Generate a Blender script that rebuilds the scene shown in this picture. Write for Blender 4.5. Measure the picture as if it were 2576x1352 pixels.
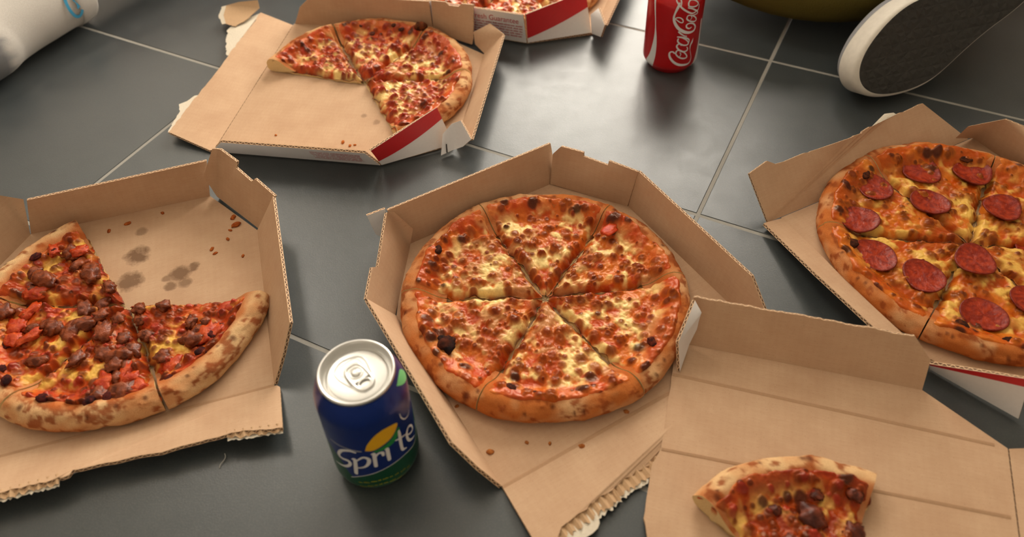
import bpy, bmesh, math, random
import numpy as np
from mathutils import Vector, Matrix

# ------------------------------------------------------------------ camera, light, exposure
scn = bpy.context.scene
for o in list(bpy.data.objects):
    bpy.data.objects.remove(o)
COL = scn.collection
rad = math.radians

cam_data = bpy.data.cameras.new('camera')
cam = bpy.data.objects.new('camera', cam_data)
COL.objects.link(cam)
scn.camera = cam
TILT, ROLL, CAM_H = rad(43.473), rad(2.048), 0.592
fwd = Vector((0, math.cos(TILT), -math.sin(TILT)))
rgt = Vector((1, 0, 0))
dwn = fwd.cross(rgt)
r2 = rgt * math.cos(ROLL) + dwn * math.sin(ROLL)
d2 = dwn * math.cos(ROLL) - rgt * math.sin(ROLL)
cam.matrix_world = Matrix(((r2.x, -d2.x, -fwd.x, 0), (r2.y, -d2.y, -fwd.y, 0), (r2.z, -d2.z, -fwd.z, CAM_H), (0, 0, 0, 1)))
cam_data.sensor_width = 36.0
cam_data.lens = 36.0 * 2076.1 / 2576.0
cam_data.shift_y = -182.0 / 2576.0          # the photograph is a crop of a 3:2 frame
cam_data.clip_start = 0.02
cam_data.dof.use_dof = True
cam_data.dof.focus_distance = 0.80
cam_data.dof.aperture_fstop = 5.0

scn.view_settings.view_transform = 'Standard'
scn.view_settings.look = 'None'
scn.view_settings.gamma = 1.0
scn.view_settings.use_curve_mapping = False
scn.view_settings.exposure = -0.4

SKY = 22.0
world = bpy.data.worlds.new('daylight')
scn.world = world
world.use_nodes = True
wn = world.node_tree.nodes
bg = wn['Background']
bg.inputs[0].default_value = (1.0, 0.92, 0.80, 1)
bg.inputs[1].default_value = SKY

# the room runs parallel to the tiles: a along the long tile side, b across it
TA = rad(-27.87)
AX = Vector((math.cos(TA), math.sin(TA), 0))
BX = Vector((-math.sin(TA), math.cos(TA), 0))
A0, A1, B0, B1, ZC = -1.85, 2.3, -2.0, 2.3, 2.75
def ab(a, b, z=0.0):
    return AX * a + BX * b + Vector((0, 0, z))
WIN_FAR = (-1.45, -0.08, 0.05, 1.85)       # a0, a1, z0, z1 in the far wall
WIN_LEFT = (0.95, 1.65, 1.60, 2.62)       # b0, b1, z0, z1 in the left wall

def portal(name, center, nrm, sx, sy):
    l = bpy.data.lights.new(name, 'AREA')
    l.shape = 'RECTANGLE'
    l.size, l.size_y = sx, sy
    l.cycles.is_portal = True
    o = bpy.data.objects.new(name, l)
    COL.objects.link(o)
    z = -nrm.normalized()
    y = Vector((0, 0, 1))
    x = y.cross(z)
    o.matrix_world = Matrix(((x.x, y.x, z.x, center.x), (x.y, y.y, z.y, center.y), (x.z, y.z, z.z, center.z), (0, 0, 0, 1)))
a0, a1, z0, z1 = WIN_FAR
portal('window_daylight', ab((a0 + a1) / 2, B1 + 0.06, (z0 + z1) / 2), -BX, a1 - a0, z1 - z0)
b0, b1, z0, z1 = WIN_LEFT
portal('window_daylight', ab(A0 - 0.06, (b0 + b1) / 2, (z0 + z1) / 2), AX, b1 - b0, z1 - z0)

# ------------------------------------------------------------------ helpers
def s2l(r, g, b):
    f = lambda c: (c / 255 / 12.92) if c / 255 <= 0.04045 else ((c / 255 + 0.055) / 1.055) ** 2.4
    return (f(r), f(g), f(b))

def tag(o, label=None, cat=None, group=None, kind=None):
    if label: o['label'] = label
    if cat: o['category'] = cat
    if group: o['group'] = group
    if kind: o['kind'] = kind
    return o

def empty(name, loc=(0, 0, 0), rz=0.0):
    o = bpy.data.objects.new(name, None)
    COL.objects.link(o)
    o.location = loc
    o.rotation_euler = (0, 0, rz)
    o.empty_display_size = 0.02
    return o

def new_obj(name, verts, faces, mats, parent=None, smooth=False, midx=None, uv=None, col=None):
    me = bpy.data.meshes.new(name)
    me.from_pydata([tuple(v) for v in verts], [], [tuple(f) for f in faces])
    if not isinstance(mats, (list, tuple)): mats = [mats]
    for m in mats: me.materials.append(m)
    if midx is not None: me.polygons.foreach_set('material_index', np.asarray(midx, dtype=np.int32))
    if smooth: me.polygons.foreach_set('use_smooth', np.ones(len(me.polygons), dtype=bool))
    if uv is not None:
        l = me.uv_layers.new(name='UVMap')
        l.data.foreach_set('uv', np.asarray(uv, dtype=np.float32).ravel())
    if col is not None:
        at = me.color_attributes.new('Col', 'FLOAT_COLOR', 'POINT')
        c = np.ones((len(me.vertices), 4), dtype=np.float32)
        c[:, :3] = col
        at.data.foreach_set('color', c.ravel())
    me.update()
    o = bpy.data.objects.new(name, me)
    COL.objects.link(o)
    if parent is not None: o.parent = parent
    return o

# ---- materials
class NT:
    def __init__(s, name):
        s.m = bpy.data.materials.new(name)
        s.m.use_nodes = True
        s.t = s.m.node_tree
        s.p = s.t.nodes['Principled BSDF']
    def n(s, typ, **kw):
        x = s.t.nodes.new(typ)
        for k, v in kw.items(): setattr(x, k, v)
        return x
    def l(s, a, b): s.t.links.new(a, b)
    def val(s, sock, v): s.p.inputs[sock].default_value = v
    def math(s, op, a, b=None, clamp=False):
        x = s.n('ShaderNodeMath', operation=op, use_clamp=clamp)
        for i, q in enumerate((a, b)):
            if q is None: continue
            if isinstance(q, (int, float)): x.inputs[i].default_value = q
            else: s.l(q, x.inputs[i])
        return x.outputs[0]
    def mix(s, fac, a, b, blend='MIX'):
        x = s.n('ShaderNodeMix', data_type='RGBA', blend_type=blend)
        for i, q in ((0, fac), (6, a), (7, b)):
            if isinstance(q, (int, float)): x.inputs[i].default_value = q
            elif isinstance(q, tuple): x.inputs[i].default_value = (*q, 1) if len(q) == 3 else q
            else: s.l(q, x.inputs[i])
        return x.outputs[2]
    def ramp(s, fac, stops):
        x = s.n('ShaderNodeValToRGB')
        e = x.color_ramp.elements
        while len(e) > 1: e.remove(e[-1])
        for i, (p, c) in enumerate(stops):
            q = e[0] if i == 0 else e.new(p)
            q.position = p
            q.color = (*c, 1) if len(c) == 3 else c
        s.l(fac, x.inputs[0])
        return x.outputs[0]
    def noise(s, vec, scale, detail=3, rough=0.55, dist=0.0):
        x = s.n('ShaderNodeTexNoise')
        x.inputs['Scale'].default_value = scale
        x.inputs['Detail'].default_value = detail
        x.inputs['Roughness'].default_value = rough
        x.inputs['Distortion'].default_value = dist
        if vec is not None: s.l(vec, x.inputs['Vector'])
        return x.outputs['Fac']
    def coord(s, which='Object'):
        return s.n('ShaderNodeTexCoord').outputs[which]
    def mapping(s, vec, scale=(1, 1, 1), rot=(0, 0, 0), loc=(0, 0, 0)):
        x = s.n('ShaderNodeMapping')
        x.inputs['Scale'].default_value = scale
        x.inputs['Rotation'].default_value = rot
        x.inputs['Location'].default_value = loc
        s.l(vec, x.inputs['Vector'])
        return x.outputs[0]
    def bump(s, h, strength=0.3, dist=0.001):
        x = s.n('ShaderNodeBump')
        x.inputs['Strength'].default_value = strength
        x.inputs['Distance'].default_value = dist
        s.l(h, x.inputs['Height'])
        s.l(x.outputs[0], s.p.inputs['Normal'])
        return x

def plain(name, c, rough=0.6, metal=0.0, spec=0.5, noise_amt=0.0, scale=200, bump=0.0):
    n = NT(name)
    n.val('Roughness', rough); n.val('Metallic', metal); n.val('Specular IOR Level', spec)
    n.val('Base Color', (*c, 1))
    if noise_amt or bump:
        f = n.noise(n.coord(), scale, 4)
        if noise_amt:
            n.l(n.mix(f, tuple(x * (1 - noise_amt) for x in c), tuple(min(1, x * (1 + noise_amt)) for x in c)), n.p.inputs['Base Color'])
        if bump: n.bump(f, bump, 0.001)
    return n.m

def kraft(name, stains=()):
    """brown corrugated-board liner: fibre streaks, faint flute lines, grease stains given as (u, v, su, sv, strength)"""
    n = NT(name)
    uv = n.coord('UV')
    big = n.noise(uv, 22, 4, 0.6)
    fib = n.noise(n.mapping(uv, (60, 700, 1)), 1.0, 3, 0.6)
    spk = n.noise(uv, 900, 2, 0.5)
    c = n.ramp(big, [(0.3, s2l(190, 155, 124)), (0.7, s2l(204, 171, 139))])
    c = n.mix(n.math('MULTIPLY', fib, 0.35), c, s2l(166, 122, 84))
    c = n.mix(n.ramp(spk, [(0.62, (0, 0, 0)), (0.78, (0.5, 0.5, 0.5))]), c, s2l(130, 92, 62))
    w = n.n('ShaderNodeTexWave', wave_type='BANDS', bands_direction='X')
    w.inputs['Scale'].default_value = 1.0
    w.inputs['Distortion'].default_value = 0.6
    n.l(n.mapping(uv, (52, 52, 1)), w.inputs['Vector'])
    c = n.mix(n.math('MULTIPLY', w.outputs['Fac'], 0.035), c, s2l(150, 106, 70))
    if stains:
        sep = n.n('ShaderNodeSeparateXYZ'); n.l(uv, sep.inputs[0])
        wob = n.noise(uv, 110, 3, 0.6)
        tot = None
        for (u, v, su, sv, k) in stains:
            du = n.math('DIVIDE', n.math('SUBTRACT', sep.outputs[0], u), su)
            dv = n.math('DIVIDE', n.math('SUBTRACT', sep.outputs[1], v), sv)
            d = n.math('ADD', n.math('MULTIPLY', du, du), n.math('MULTIPLY', dv, dv))
            d = n.math('ADD', d, n.math('MULTIPLY', n.math('SUBTRACT', wob, 0.5), 2.6))
            m = n.math('MULTIPLY', n.math('SUBTRACT', 1.35, d, True), k)
            tot = m if tot is None else n.math('MAXIMUM', tot, m)
        c = n.mix(tot, c, s2l(104, 74, 50))
    n.l(c, n.p.inputs['Base Color'])
    n.val('Roughness', 0.78); n.val('Specular IOR Level', 0.25)
    n.bump(n.math('ADD', n.math('MULTIPLY', w.outputs['Fac'], 0.12), n.math('MULTIPLY', fib, 0.5)), 0.15, 0.0006)
    return n.m

def board_edge():
    n = NT('cardboard_edge')
    uv = n.coord('UV')
    sep = n.n('ShaderNodeSeparateXYZ'); n.l(uv, sep.inputs[0])
    s = n.math('SINE', n.math('MULTIPLY', sep.outputs[0], 2 * math.pi / 0.0062))
    tri = n.math('ADD', n.math('MULTIPLY', s, 0.33), 0.5)
    dist = n.math('ABSOLUTE', n.math('SUBTRACT', sep.outputs[1], tri))
    flute = n.math('LESS_THAN', dist, 0.16)
    lin = n.math('MAXIMUM', n.math('LESS_THAN', sep.outputs[1], 0.16), n.math('GREATER_THAN', sep.outputs[1], 0.82))
    f = n.math('MAXIMUM', flute, lin)
    n.l(n.mix(f, s2l(92, 62, 40), s2l(216, 180, 142)), n.p.inputs['Base Color'])
    n.val('Roughness', 0.85)
    return n.m

def attr_mat(name, rough=(0.25, 0.5), bump=0.25, scale=900, spec=0.5, mottled=0.2):
    n = NT(name)
    a = n.n('ShaderNodeVertexColor', layer_name='Col')
    f = n.noise(n.coord(), scale, 4, 0.6)
    g = n.noise(n.coord(), scale * 0.35, 3, 0.55)
    c = n.mix(n.ramp(f, [(0.3, (mottled,) * 3), (0.7, (0, 0, 0))]), a.outputs['Color'], n.mix(1.0, a.outputs['Color'], (0.55, 0.38, 0.3), 'MULTIPLY'))
    n.l(c, n.p.inputs['Base Color'])
    r = n.n('ShaderNodeMapRange')
    n.l(g, r.inputs[0])
    r.inputs[1].default_value = 0.3; r.inputs[2].default_value = 0.7
    r.inputs[3].default_value = rough[0]; r.inputs[4].default_value = rough[1]
    n.l(r.outputs[0], n.p.inputs['Roughness'])
    n.val('Specular IOR Level', spec)
    n.bump(f, bump, 0.0012)
    return n.m

M = {}
M['edge'] = board_edge()
M['kraft'] = kraft('kraft_board')
M['kraft_l'] = kraft('kraft_board_greasy', [(0.1521, 0.2275, .006, .006, .55), (0.1487, 0.1938, .0115, .012, .85), (0.1420, 0.1605, .013, .012, .8),
    (0.1894, 0.155, .011, .011, .8), (0.2013, 0.1607, .006, .006, .75), (0.1802, 0.1424, .006, .006, .7), (0.1929, 0.1423, .007, .006, .65), (0.176, 0.153, .005, .004, .6)])
M['kraft_t'] = kraft('kraft_board_spotted', [(0.185, 0.150, .004, .004, .45), (0.195, 0.168, .005, .004, .45), (0.165, 0.185, .004, .004, .4), (0.183, 0.19, .003, .004, .4), (0.105, 0.10, .03, .012, .25)])
M['kraft_fold'] = plain('crushed_board', s2l(176, 138, 104), 0.85, noise_amt=0.12, scale=500)
M['white'] = plain('white_printed_board', s2l(222, 216, 212), 0.6, noise_amt=0.05, scale=300)
M['pinkish'] = plain('pink_print', s2l(206, 120, 128), 0.6, noise_amt=0.15, scale=900)
M['red'] = plain('red_print', s2l(190, 30, 34), 0.45, noise_amt=0.08, scale=400)
M['torn'] = plain('torn_paper', s2l(214, 202, 182), 0.9, noise_amt=0.08, scale=500, bump=0.4)
M['flute'] = plain('flute_paper', s2l(196, 160, 122), 0.9, noise_amt=0.12, scale=500)

def tile_mat():
    n = NT('slate_tile')
    oi = n.n('ShaderNodeObjectInfo')
    pos = n.n('ShaderNodeNewGeometry').outputs['Position']
    big = n.noise(pos, 5, 5, 0.6)
    mid = n.noise(pos, 38, 5, 0.65)
    fine = n.noise(pos, 700, 3, 0.6)
    c = n.ramp(n.math('ADD', n.math('MULTIPLY', big, 0.5), n.math('MULTIPLY', mid, 0.5)), [(0.3, s2l(49, 55, 58)), (0.7, s2l(64, 69, 70))])
    c = n.mix(n.ramp(fine, [(0.45, (0, 0, 0)), (0.8, (0.4, 0.4, 0.4))]), c, s2l(92, 90, 84))
    n.l(n.mix(n.math('MULTIPLY', oi.outputs['Random'], 0.2), c, s2l(48, 52, 54)), n.p.inputs['Base Color'])
    r = n.n('ShaderNodeMapRange')
    n.l(mid, r.inputs[0])
    r.inputs[1].default_value = 0.3; r.inputs[2].default_value = 0.7
    r.inputs[3].default_value = 0.30; r.inputs[4].default_value = 0.37
    n.l(r.outputs[0], n.p.inputs['Roughness'])
    n.val('Specular IOR Level', 0.66)
    n.bump(n.math('ADD', fine, n.math('MULTIPLY', mid, 1.5)), 0.10, 0.0008)
    return n.m
M['tile'] = tile_mat()
M['grout'] = plain('grout', s2l(150, 146, 138), 0.9, noise_amt=0.1, scale=300, bump=0.2)
M['wall'] = plain('wall_paint', (0.75, 0.70, 0.63), 0.9, noise_amt=0.03, scale=30)
M['ceil'] = plain('ceiling_paint', (0.80, 0.78, 0.74), 0.9, noise_amt=0.03, scale=30)
M['frame'] = plain('window_frame_paint', (0.7, 0.7, 0.68), 0.5, noise_amt=0.03, scale=60)
def pane_mat():
    n = NT('window_glass')
    t = n.n('ShaderNodeBsdfTransparent'); g = n.n('ShaderNodeBsdfGlossy')
    g.inputs['Roughness'].default_value = 0.02
    m = n.n('ShaderNodeMixShader'); m.inputs[0].default_value = 0.06
    n.l(t.outputs[0], m.inputs[1]); n.l(g.outputs[0], m.inputs[2])
    n.l(m.outputs[0], n.t.nodes['Material Output'].inputs['Surface'])
    return n.m
M['pane'] = pane_mat()

# ------------------------------------------------------------------ the setting
def boxmesh(cx, cy, cz, sx, sy, sz, ex=AX, ey=BX):
    vs = []
    for k in (-1, 1):
        for j in (-1, 1):
            for i in (-1, 1):
                vs.append(Vector((cx, cy, cz)) + ex * (i * sx / 2) + ey * (j * sy / 2) + Vector((0, 0, k * sz / 2)))
    fs = [(0, 2, 3, 1), (4, 5, 7, 6), (0, 1, 5, 4), (2, 6, 7, 3), (0, 4, 6, 2), (1, 3, 7, 5)]
    return vs, fs
def join(parts):
    V, Fc = [], []
    for v, f in parts:
        k = len(V); V += list(v); Fc += [tuple(i + k for i in q) for q in f]
    return V, Fc
def abbox(a0, a1, b0, b1, z0, z1):
    c = ab((a0 + a1) / 2, (b0 + b1) / 2, (z0 + z1) / 2)
    return boxmesh(c.x, c.y, c.z, a1 - a0, b1 - b0, z1 - z0)

floor = tag(new_obj('floor', *abbox(A0, A1, B0, B1, -0.06, -0.0006), M['grout']), kind='structure')
# 60 x 30 cm tiles with 4 mm joints; one joint crossing sits at (0.187, 0.5875)
def tile_mesh():
    sx, sy, h, ch = 0.5962, 0.2962, 0.008, 0.0006
    bm = bmesh.new()
    rings = []
    for (ins, z) in ((0, -h), (0, -ch), (ch, 0)):
        rings.append([bm.verts.new((x * (sx / 2 - ins), y * (sy / 2 - ins), z)) for x, y in ((-1, -1), (1, -1), (1, 1), (-1, 1))])
    for r0, r1 in zip(rings, rings[1:]):
        for i in range(4): bm.faces.new((r0[i], r0[(i + 1) % 4], r1[(i + 1) % 4], r1[i]))
    bm.faces.new(rings[-1])
    me = bpy.data.meshes.new('tile'); bm.to_mesh(me); bm.free()
    me.materials.append(M['tile'])
    return me
TM = tile_mesh()
CROSS = Vector((0.1870, 0.5875, 0))
ca, cb = CROSS.dot(AX), CROSS.dot(BX)
rnd = random.Random(4)
for i in range(-5, 5):
    for j in range(-9, 7):
        a, b = ca + (i + 0.5) * 0.6, cb + (j + 0.5) * 0.3
        if not (A0 - 0.1 < a < A1 + 0.1 and B0 - 0.05 < b < B1 + 0.05): continue
        if a - 0.3 < A0 - 0.35 or a + 0.3 > A1 + 0.35: continue
        o = bpy.data.objects.new('tile', TM); COL.objects.link(o)
        o.parent = floor
        o.location = ab(a, b, rnd.uniform(-0.0003, 0.0))
        o.rotation_euler = (0, 0, TA)

def wall_with_window(name, horiz_b, fixed, lo, hi, win, outward):
    w0, w1, z0, z1 = win
    t0, t1 = (fixed, fixed + 0.12) if outward > 0 else (fixed - 0.12, fixed)
    segs = [(lo, w0, 0, ZC), (w1, hi, 0, ZC), (w0, w1, 0, z0), (w0, w1, z1, ZC)]
    parts = []
    for s0, s1, q0, q1 in segs:
        parts.append(abbox(s0, s1, t0, t1, q0, q1) if horiz_b else abbox(t0, t1, s0, s1, q0, q1))
    return tag(new_obj(name, *join(parts), M['wall']), kind='structure')
wall_with_window('wall_back', True, B1, A0, A1, WIN_FAR, 1)
wall_with_window('wall_left', False, A0, B0, B1, WIN_LEFT, -1)
tag(new_obj('wall_right', *abbox(A1, A1 + 0.12, B0, B1, 0, ZC), M['wall']), kind='structure')
tag(new_obj('wall_front', *abbox(A0, A1, B0 - 0.12, B0, 0, ZC), M['wall']), kind='structure')
tag(new_obj('ceiling', *abbox(A0, A1, B0, B1, ZC, ZC + 0.1), M['ceil']), kind='structure')
def window(name, horiz_b, fixed, win, nmul):
    w0, w1, z0, z1 = win
    t0, t1 = fixed - 0.03, fixed + 0.03
    f = 0.05
    bars = [(w0, w0 + f, z0, z1), (w1 - f, w1, z0, z1), (w0, w1, z0, z0 + f), (w0, w1, z1 - f, z1)]
    for k in range(1, nmul): 
        c = w0 + (w1 - w0) * k / nmul
        bars.append((c - f / 2, c + f / 2, z0, z1))
    bx = lambda s0, s1, q0, q1, e=0.0: abbox(s0, s1, t0 + e, t1 - e, q0, q1) if horiz_b else abbox(t0 + e, t1 - e, s0, s1, q0, q1)
    fr = tag(new_obj(name, *join([bx(*b) for b in bars]), M['frame']), kind='structure')
    for k in range(nmul):
        c0 = w0 + (w1 - w0) * k / nmul; c1 = w0 + (w1 - w0) * (k + 1) / nmul
        new_obj('pane', *bx(c0 + f, c1 - f, z0 + f, z1 - f, 0.027), M['pane'], fr)
window('window_1', True, B1 + 0.06, WIN_FAR, 2)
window('window_2', False, A0 - 0.06, WIN_LEFT, 2)

# ------------------------------------------------------------------ pizza boxes
from mathutils.geometry import tessellate_polygon
BT = 0.0028            # board thickness
BW, BD, BC, BV = 0.264, 0.267, 0.044, 0.192      # width, depth, corner cut, straight side length
def jagged(a, b, amp, step, rng, n):
    L = (b - a).length
    k = max(2, int(L / step))
    d = (b - a) / k
    side = n.cross(b - a).normalized()
    out = []
    off = 0.0
    for i in range(1, k):
        off = off * 0.55 + rng.uniform(-amp, amp) * 0.75
        out.append(a + d * (i + rng.uniform(-0.3, 0.3)) + side * off)
    return out
def newell(pts):
    n = Vector((0, 0, 0))
    for i, p in enumerate(pts):
        q = pts[(i + 1) % len(pts)]
        n += Vector(((p.y - q.y) * (p.z + q.z), (p.z - q.z) * (p.x + q.x), (p.x - q.x) * (p.y + q.y)))
    return n.normalized()
def panel(name, pts, parent, inner, outer, inside=(0.132, 0.13, 0.25), t=BT, jag=None, seed=1, mats=None):
    """a piece of board: polygon pts is the inner face (towards `inside`), extruded outwards by its thickness"""
    pts = [Vector(p) for p in pts]
    n = newell(pts)
    c = sum(pts, Vector()) / len(pts)
    flip = n.dot(Vector(inside) - c) < 0
    if flip: n = -n
    rng = random.Random(seed)
    P2 = []
    for i, p in enumerate(pts):
        P2.append(p)
        if jag and i in jag: P2 += jagged(p, pts[(i + 1) % len(pts)], jag[i][0], jag[i][1], rng, n)
    if flip: P2 = P2[::-1]
    k = len(P2)
    V = P2 + [p - n * t for p in P2]
    ref = Vector((1, 0, 0)) if abs(n.x) < 0.7 else Vector((0, 1, 0))
    b1 = n.cross(ref).normalized(); b2 = n.cross(b1)
    tri = [tuple(q) for q in tessellate_polygon([[Vector((p.dot(b1), p.dot(b2), 0)) for p in P2]])]
    good = []
    for q in tri:
        nn = (P2[q[1]] - P2[q[0]]).cross(P2[q[2]] - P2[q[0]])
        good.append(q if nn.dot(n) > 0 else q[::-1])
    F = good + [tuple(i + k for i in q[::-1]) for q in good]
    uv = [(p.x, p.y) if abs(n.z) > 0.8 else None for p in P2]
    if abs(n.z) <= 0.8:
        e1 = Vector((0, 0, 1)).cross(n).normalized(); e2 = n.cross(e1)
        uv = [(p.dot(e1), p.dot(e2)) for p in P2]
    UV = [uv[i % k] for f in F for i in f]
    s = 0.0
    mi = [0] * len(good) + [1] * len(good)
    for i in range(k):
        j = (i + 1) % k
        L = (P2[j] - P2[i]).length
        F.append((i, k + i, k + j, j)); mi.append(2)
        UV += [(s, 1), (s, 0), (s + L, 0), (s + L, 1)]
        s += L
    ob = new_obj(name, V, F, [inner, outer, M['edge']], parent, midx=mi, uv=UV, smooth=True)
    crease(ob, len(good) * 2)
    return ob

def crease(ob, nface):
    """keep the rims of a board crisp: every edge that bounds a side face is sharp"""
    me = ob.data
    side = set()
    for p in me.polygons[nface:]: side.update(p.edge_keys)
    sh = me.attributes.get('sharp_edge') or me.attributes.new('sharp_edge', 'BOOLEAN', 'EDGE')
    sh.data.foreach_set('value', [e.key in side for e in me.edges])

def fluting(parent, a, b, width, out, seed=1, lift=0.0):
    """bared corrugation along a torn edge from a to b: a zig-zag sheet on a ragged strip of liner"""
    a, b, out = Vector(a), Vector(b), Vector(out).normalized()
    rng = random.Random(seed)
    L = (b - a).length; n = int(L / 0.0016)
    V, F, mi = [], [], []
    for i in range(n + 1):
        p = a + (b - a) * (i / n)
        w = width * (0.7 + 0.5 * rng.random())
        z = 0.0011 * math.cos(i * math.pi / 2.0) + lift
        V += [p + Vector((0, 0, z)) - out * 0.002, p + out * w + Vector((0, 0, z * 0.8 - 0.0006))]
    for i in range(n): F.append((2 * i, 2 * i + 1, 2 * i + 3, 2 * i + 2)); mi.append(0)
    k = len(V)
    for i in range(n + 1):
        p = a + (b - a) * (i / n)
        w = width * (1.05 + 0.35 * rng.random())
        V += [p - out * 0.003 + Vector((0, 0, lift - 0.0014)), p + out * w + Vector((0, 0, lift - 0.0016))]
    for i in range(n): F.append((k + 2 * i, k + 2 * i + 1, k + 2 * i + 3, k + 2 * i + 2)); mi.append(1)
    return new_obj('torn_fluting', V, F, [M['flute'], M['torn']], parent, midx=mi)

def decal(name, pts, parent, mat, n_off):
    """flat print lying on a board face"""
    pts = [Vector(p) + Vector(n_off) for p in pts]
    return new_obj(name, pts, [tuple(range(len(pts)))], mat, parent)

def twisted(name, q, parent, inner, outer, inside=(0.132, 0.13, 0.25), t=BT, red=None, nu=10, nv=6):
    """a slightly warped four-cornered flap (base left, base right, top right, top left); red = printed band in (along, up)"""
    q = [Vector(p) for p in q]
    n = newell(q)
    c = sum(q, Vector()) / 4
    sg = -1 if n.dot(Vector(inside) - c) < 0 else 1
    f = lambda a, b: (q[0] * (1 - a) + q[1] * a) * (1 - b) + (q[3] * (1 - a) + q[2] * a) * b
    def nor(a, b):
        e = 0.01
        return ((f(a + e, b) - f(a - e, b)).cross(f(a, b + e) - f(a, b - e))).normalized() * sg
    V, F, mi, UV = [], [], [], []
    for sd in (0, 1):
        for j in range(nv + 1):
            for i in range(nu + 1):
                a, b = i / nu, j / nv
                V.append(f(a, b) - nor(a, b) * (t * sd))
    W_ = nu + 1; K = W_ * (nv + 1)
    L = (q[1] - q[0]).length; H = (q[3] - q[0]).length
    for j in range(nv):
        for i in range(nu):
            r = (j * W_ + i, j * W_ + i + 1, (j + 1) * W_ + i + 1, (j + 1) * W_ + i)
            F.append(r if sg > 0 else r[::-1]); mi.append(0)
            F.append(tuple(k + K for k in (r[::-1] if sg > 0 else r))); mi.append(1)
    for r in F: UV += [((k % K) % W_ / nu * L, (k % K) // W_ / nv * H) for k in r]
    ring = [i for i in range(W_)] + [j * W_ + nu for j in range(1, nv + 1)] + [nv * W_ + i for i in range(nu - 1, -1, -1)] + [j * W_ for j in range(nv - 1, 0, -1)]
    d = 0.0
    for i, k in enumerate(ring):
        k2 = ring[(i + 1) % len(ring)]
        e = (V[k2] - V[k]).length
        F.append((k, k + K, k2 + K, k2)); mi.append(2)
        UV += [(d, 1), (d, 0), (d + e, 0), (d + e, 1)]
        d += e
    ob = new_obj(name, V, F, [inner, outer, M['edge']], parent, midx=mi, uv=UV, smooth=True)
    crease(ob, nu * nv * 2)
    if red:
        # the printed band follows the outer face
        (s0, s1), lo0, lo1 = red[0], red[1], red[2]
        V, F = [], []
        for j in range(7):
            for i in range(13):
                a = s0 + (s1 - s0) * i / 12
                b0 = lo0 + (lo1 - lo0) * i / 12
                b = b0 + (0.995 - b0) * j / 6
                V.append(f(a, b) - nor(a, b) * (t + 0.0003))
        for j in range(6):
            for i in range(12): F.append((j * 13 + i, j * 13 + i + 1, j * 13 + i + 14, j * 13 + i + 13))
        new_obj('red_stripe', V, F, M['red'], ob)
    return ob

def pbox(loc, deg, label):
    o = empty('pizza_box', (loc[0], loc[1], 0.0), rad(deg))
    return tag(o, label, 'pizza box', 'open cardboard pizza boxes')
Z = 0.003
def base(parent, inner, D=BD, outer='white', z=Z, front_left_jag=None):
    return panel('base', [(0, 0, z), (BW, 0, z), (BW, BV, z), (BW - BC, D, z), (BC, D, z), (0, BV, z)], parent, inner, M[outer])
def side_wall(parent, side, d=0.022, h=0.045, inner=None, kink=0.032, d0=None):
    """long side wall: side 0 = left (u = 0), 1 = right (u = BW); its hinge end is cut off obliquely"""
    s = -1 if side == 0 else 1
    u = 0 if side == 0 else BW
    d0 = d if d0 is None else d0
    return panel('side_wall', [(u, 0.001, Z), (u, BV, Z), (u + s * d, BV - 0.003, h), (u + s * d0, kink, h), (u + s * d0 * 0.55, 0.012, h * 0.6)], parent, inner or M['kraft'], M['white'])

# --- box in the middle
bc = pbox((-0.0151, 0.3019), 29, 'open box in the centre holding the whole cheese pizza cut in six')
base(bc, M['kraft'])
side_wall(bc, 0, 0.0235, 0.0448, kink=0.030)
panel('side_wall', [(BW, 0.001, Z), (BW - 0.003, 0.1975, Z), (0.2695, 0.1965, 0.0468), (0.2705, 0.036, 0.0465), (0.2676, 0.012, 0.028)], bc, M['kraft'], M['white'])
panel('back_wall', [(BC, 0.2665, Z), (BW - BC, 0.2665, Z), (0.2195, 0.279, 0.0465), (0.036, 0.279, 0.0455)], bc, M['kraft'], M['white'])
panel('corner_flap', [(-0.001, 0.1925, Z), (0.0443, 0.2590, Z), (0.0518, 0.2600, 0.028), (0.0405, 0.2735, 0.0452), (0.0345, 0.2765, 0.0455), (0.0172, 0.2475, 0.0452), (0.0005, 0.2215, 0.0405), (-0.0051, 0.2197, 0.0452), (-0.0241, 0.1888, 0.0452)], bc, M['kraft'], M['white'])
panel('corner_flap', [(0.2600, 0.1967, Z), (0.2110, 0.2660, 0.004), (0.2165, 0.2700, 0.040), (0.2260, 0.2690, 0.0465), (0.2400, 0.2490, 0.0465), (0.2393, 0.2478, 0.0425), (0.2523, 0.2236, 0.0425), (0.2543, 0.2248, 0.0465), (0.2690, 0.1960, 0.0465)], bc, M['kraft'], M['white'])
panel('tuck_tab', [(0.0165, 0.2850, 0.045), (0.0350, 0.2835, 0.046), (0.0300, 0.2760, 0.012), (0.0200, 0.2800, 0.022)], bc, M['kraft'], M['white'], inside=(0.06, 0.40, 0.0))
panel('torn_flap', [(0.0, -0.0006, Z), (BW, -0.0006, Z), (BW, -0.040, Z), (0.175, -0.0435, Z), (0.109, -0.0415, Z), (0.069, -0.0462, 0.0070), (0.0380, -0.0494, 0.0095), (0.0195, -0.0516, 0.0100), (0.0105, -0.059, 0.0110), (-0.0030, -0.061, 0.0110)], bc, M['kraft'], M['white'], jag={2: (.002, .004), 3: (.002, .004), 4: (.002, .004), 5: (.002, .004), 6: (.002, .004)}, seed=5)
fluting(bc, (0.0125, -0.0525, 0.0090), (0.070, -0.0458, 0.0060), 0.0085, (0, -1, 0), 3)
fluting(bc, (0.068, -0.0455, 0.0058), (0.125, -0.0405, 0.0019), 0.0080, (0, -1, 0), 3)
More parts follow.
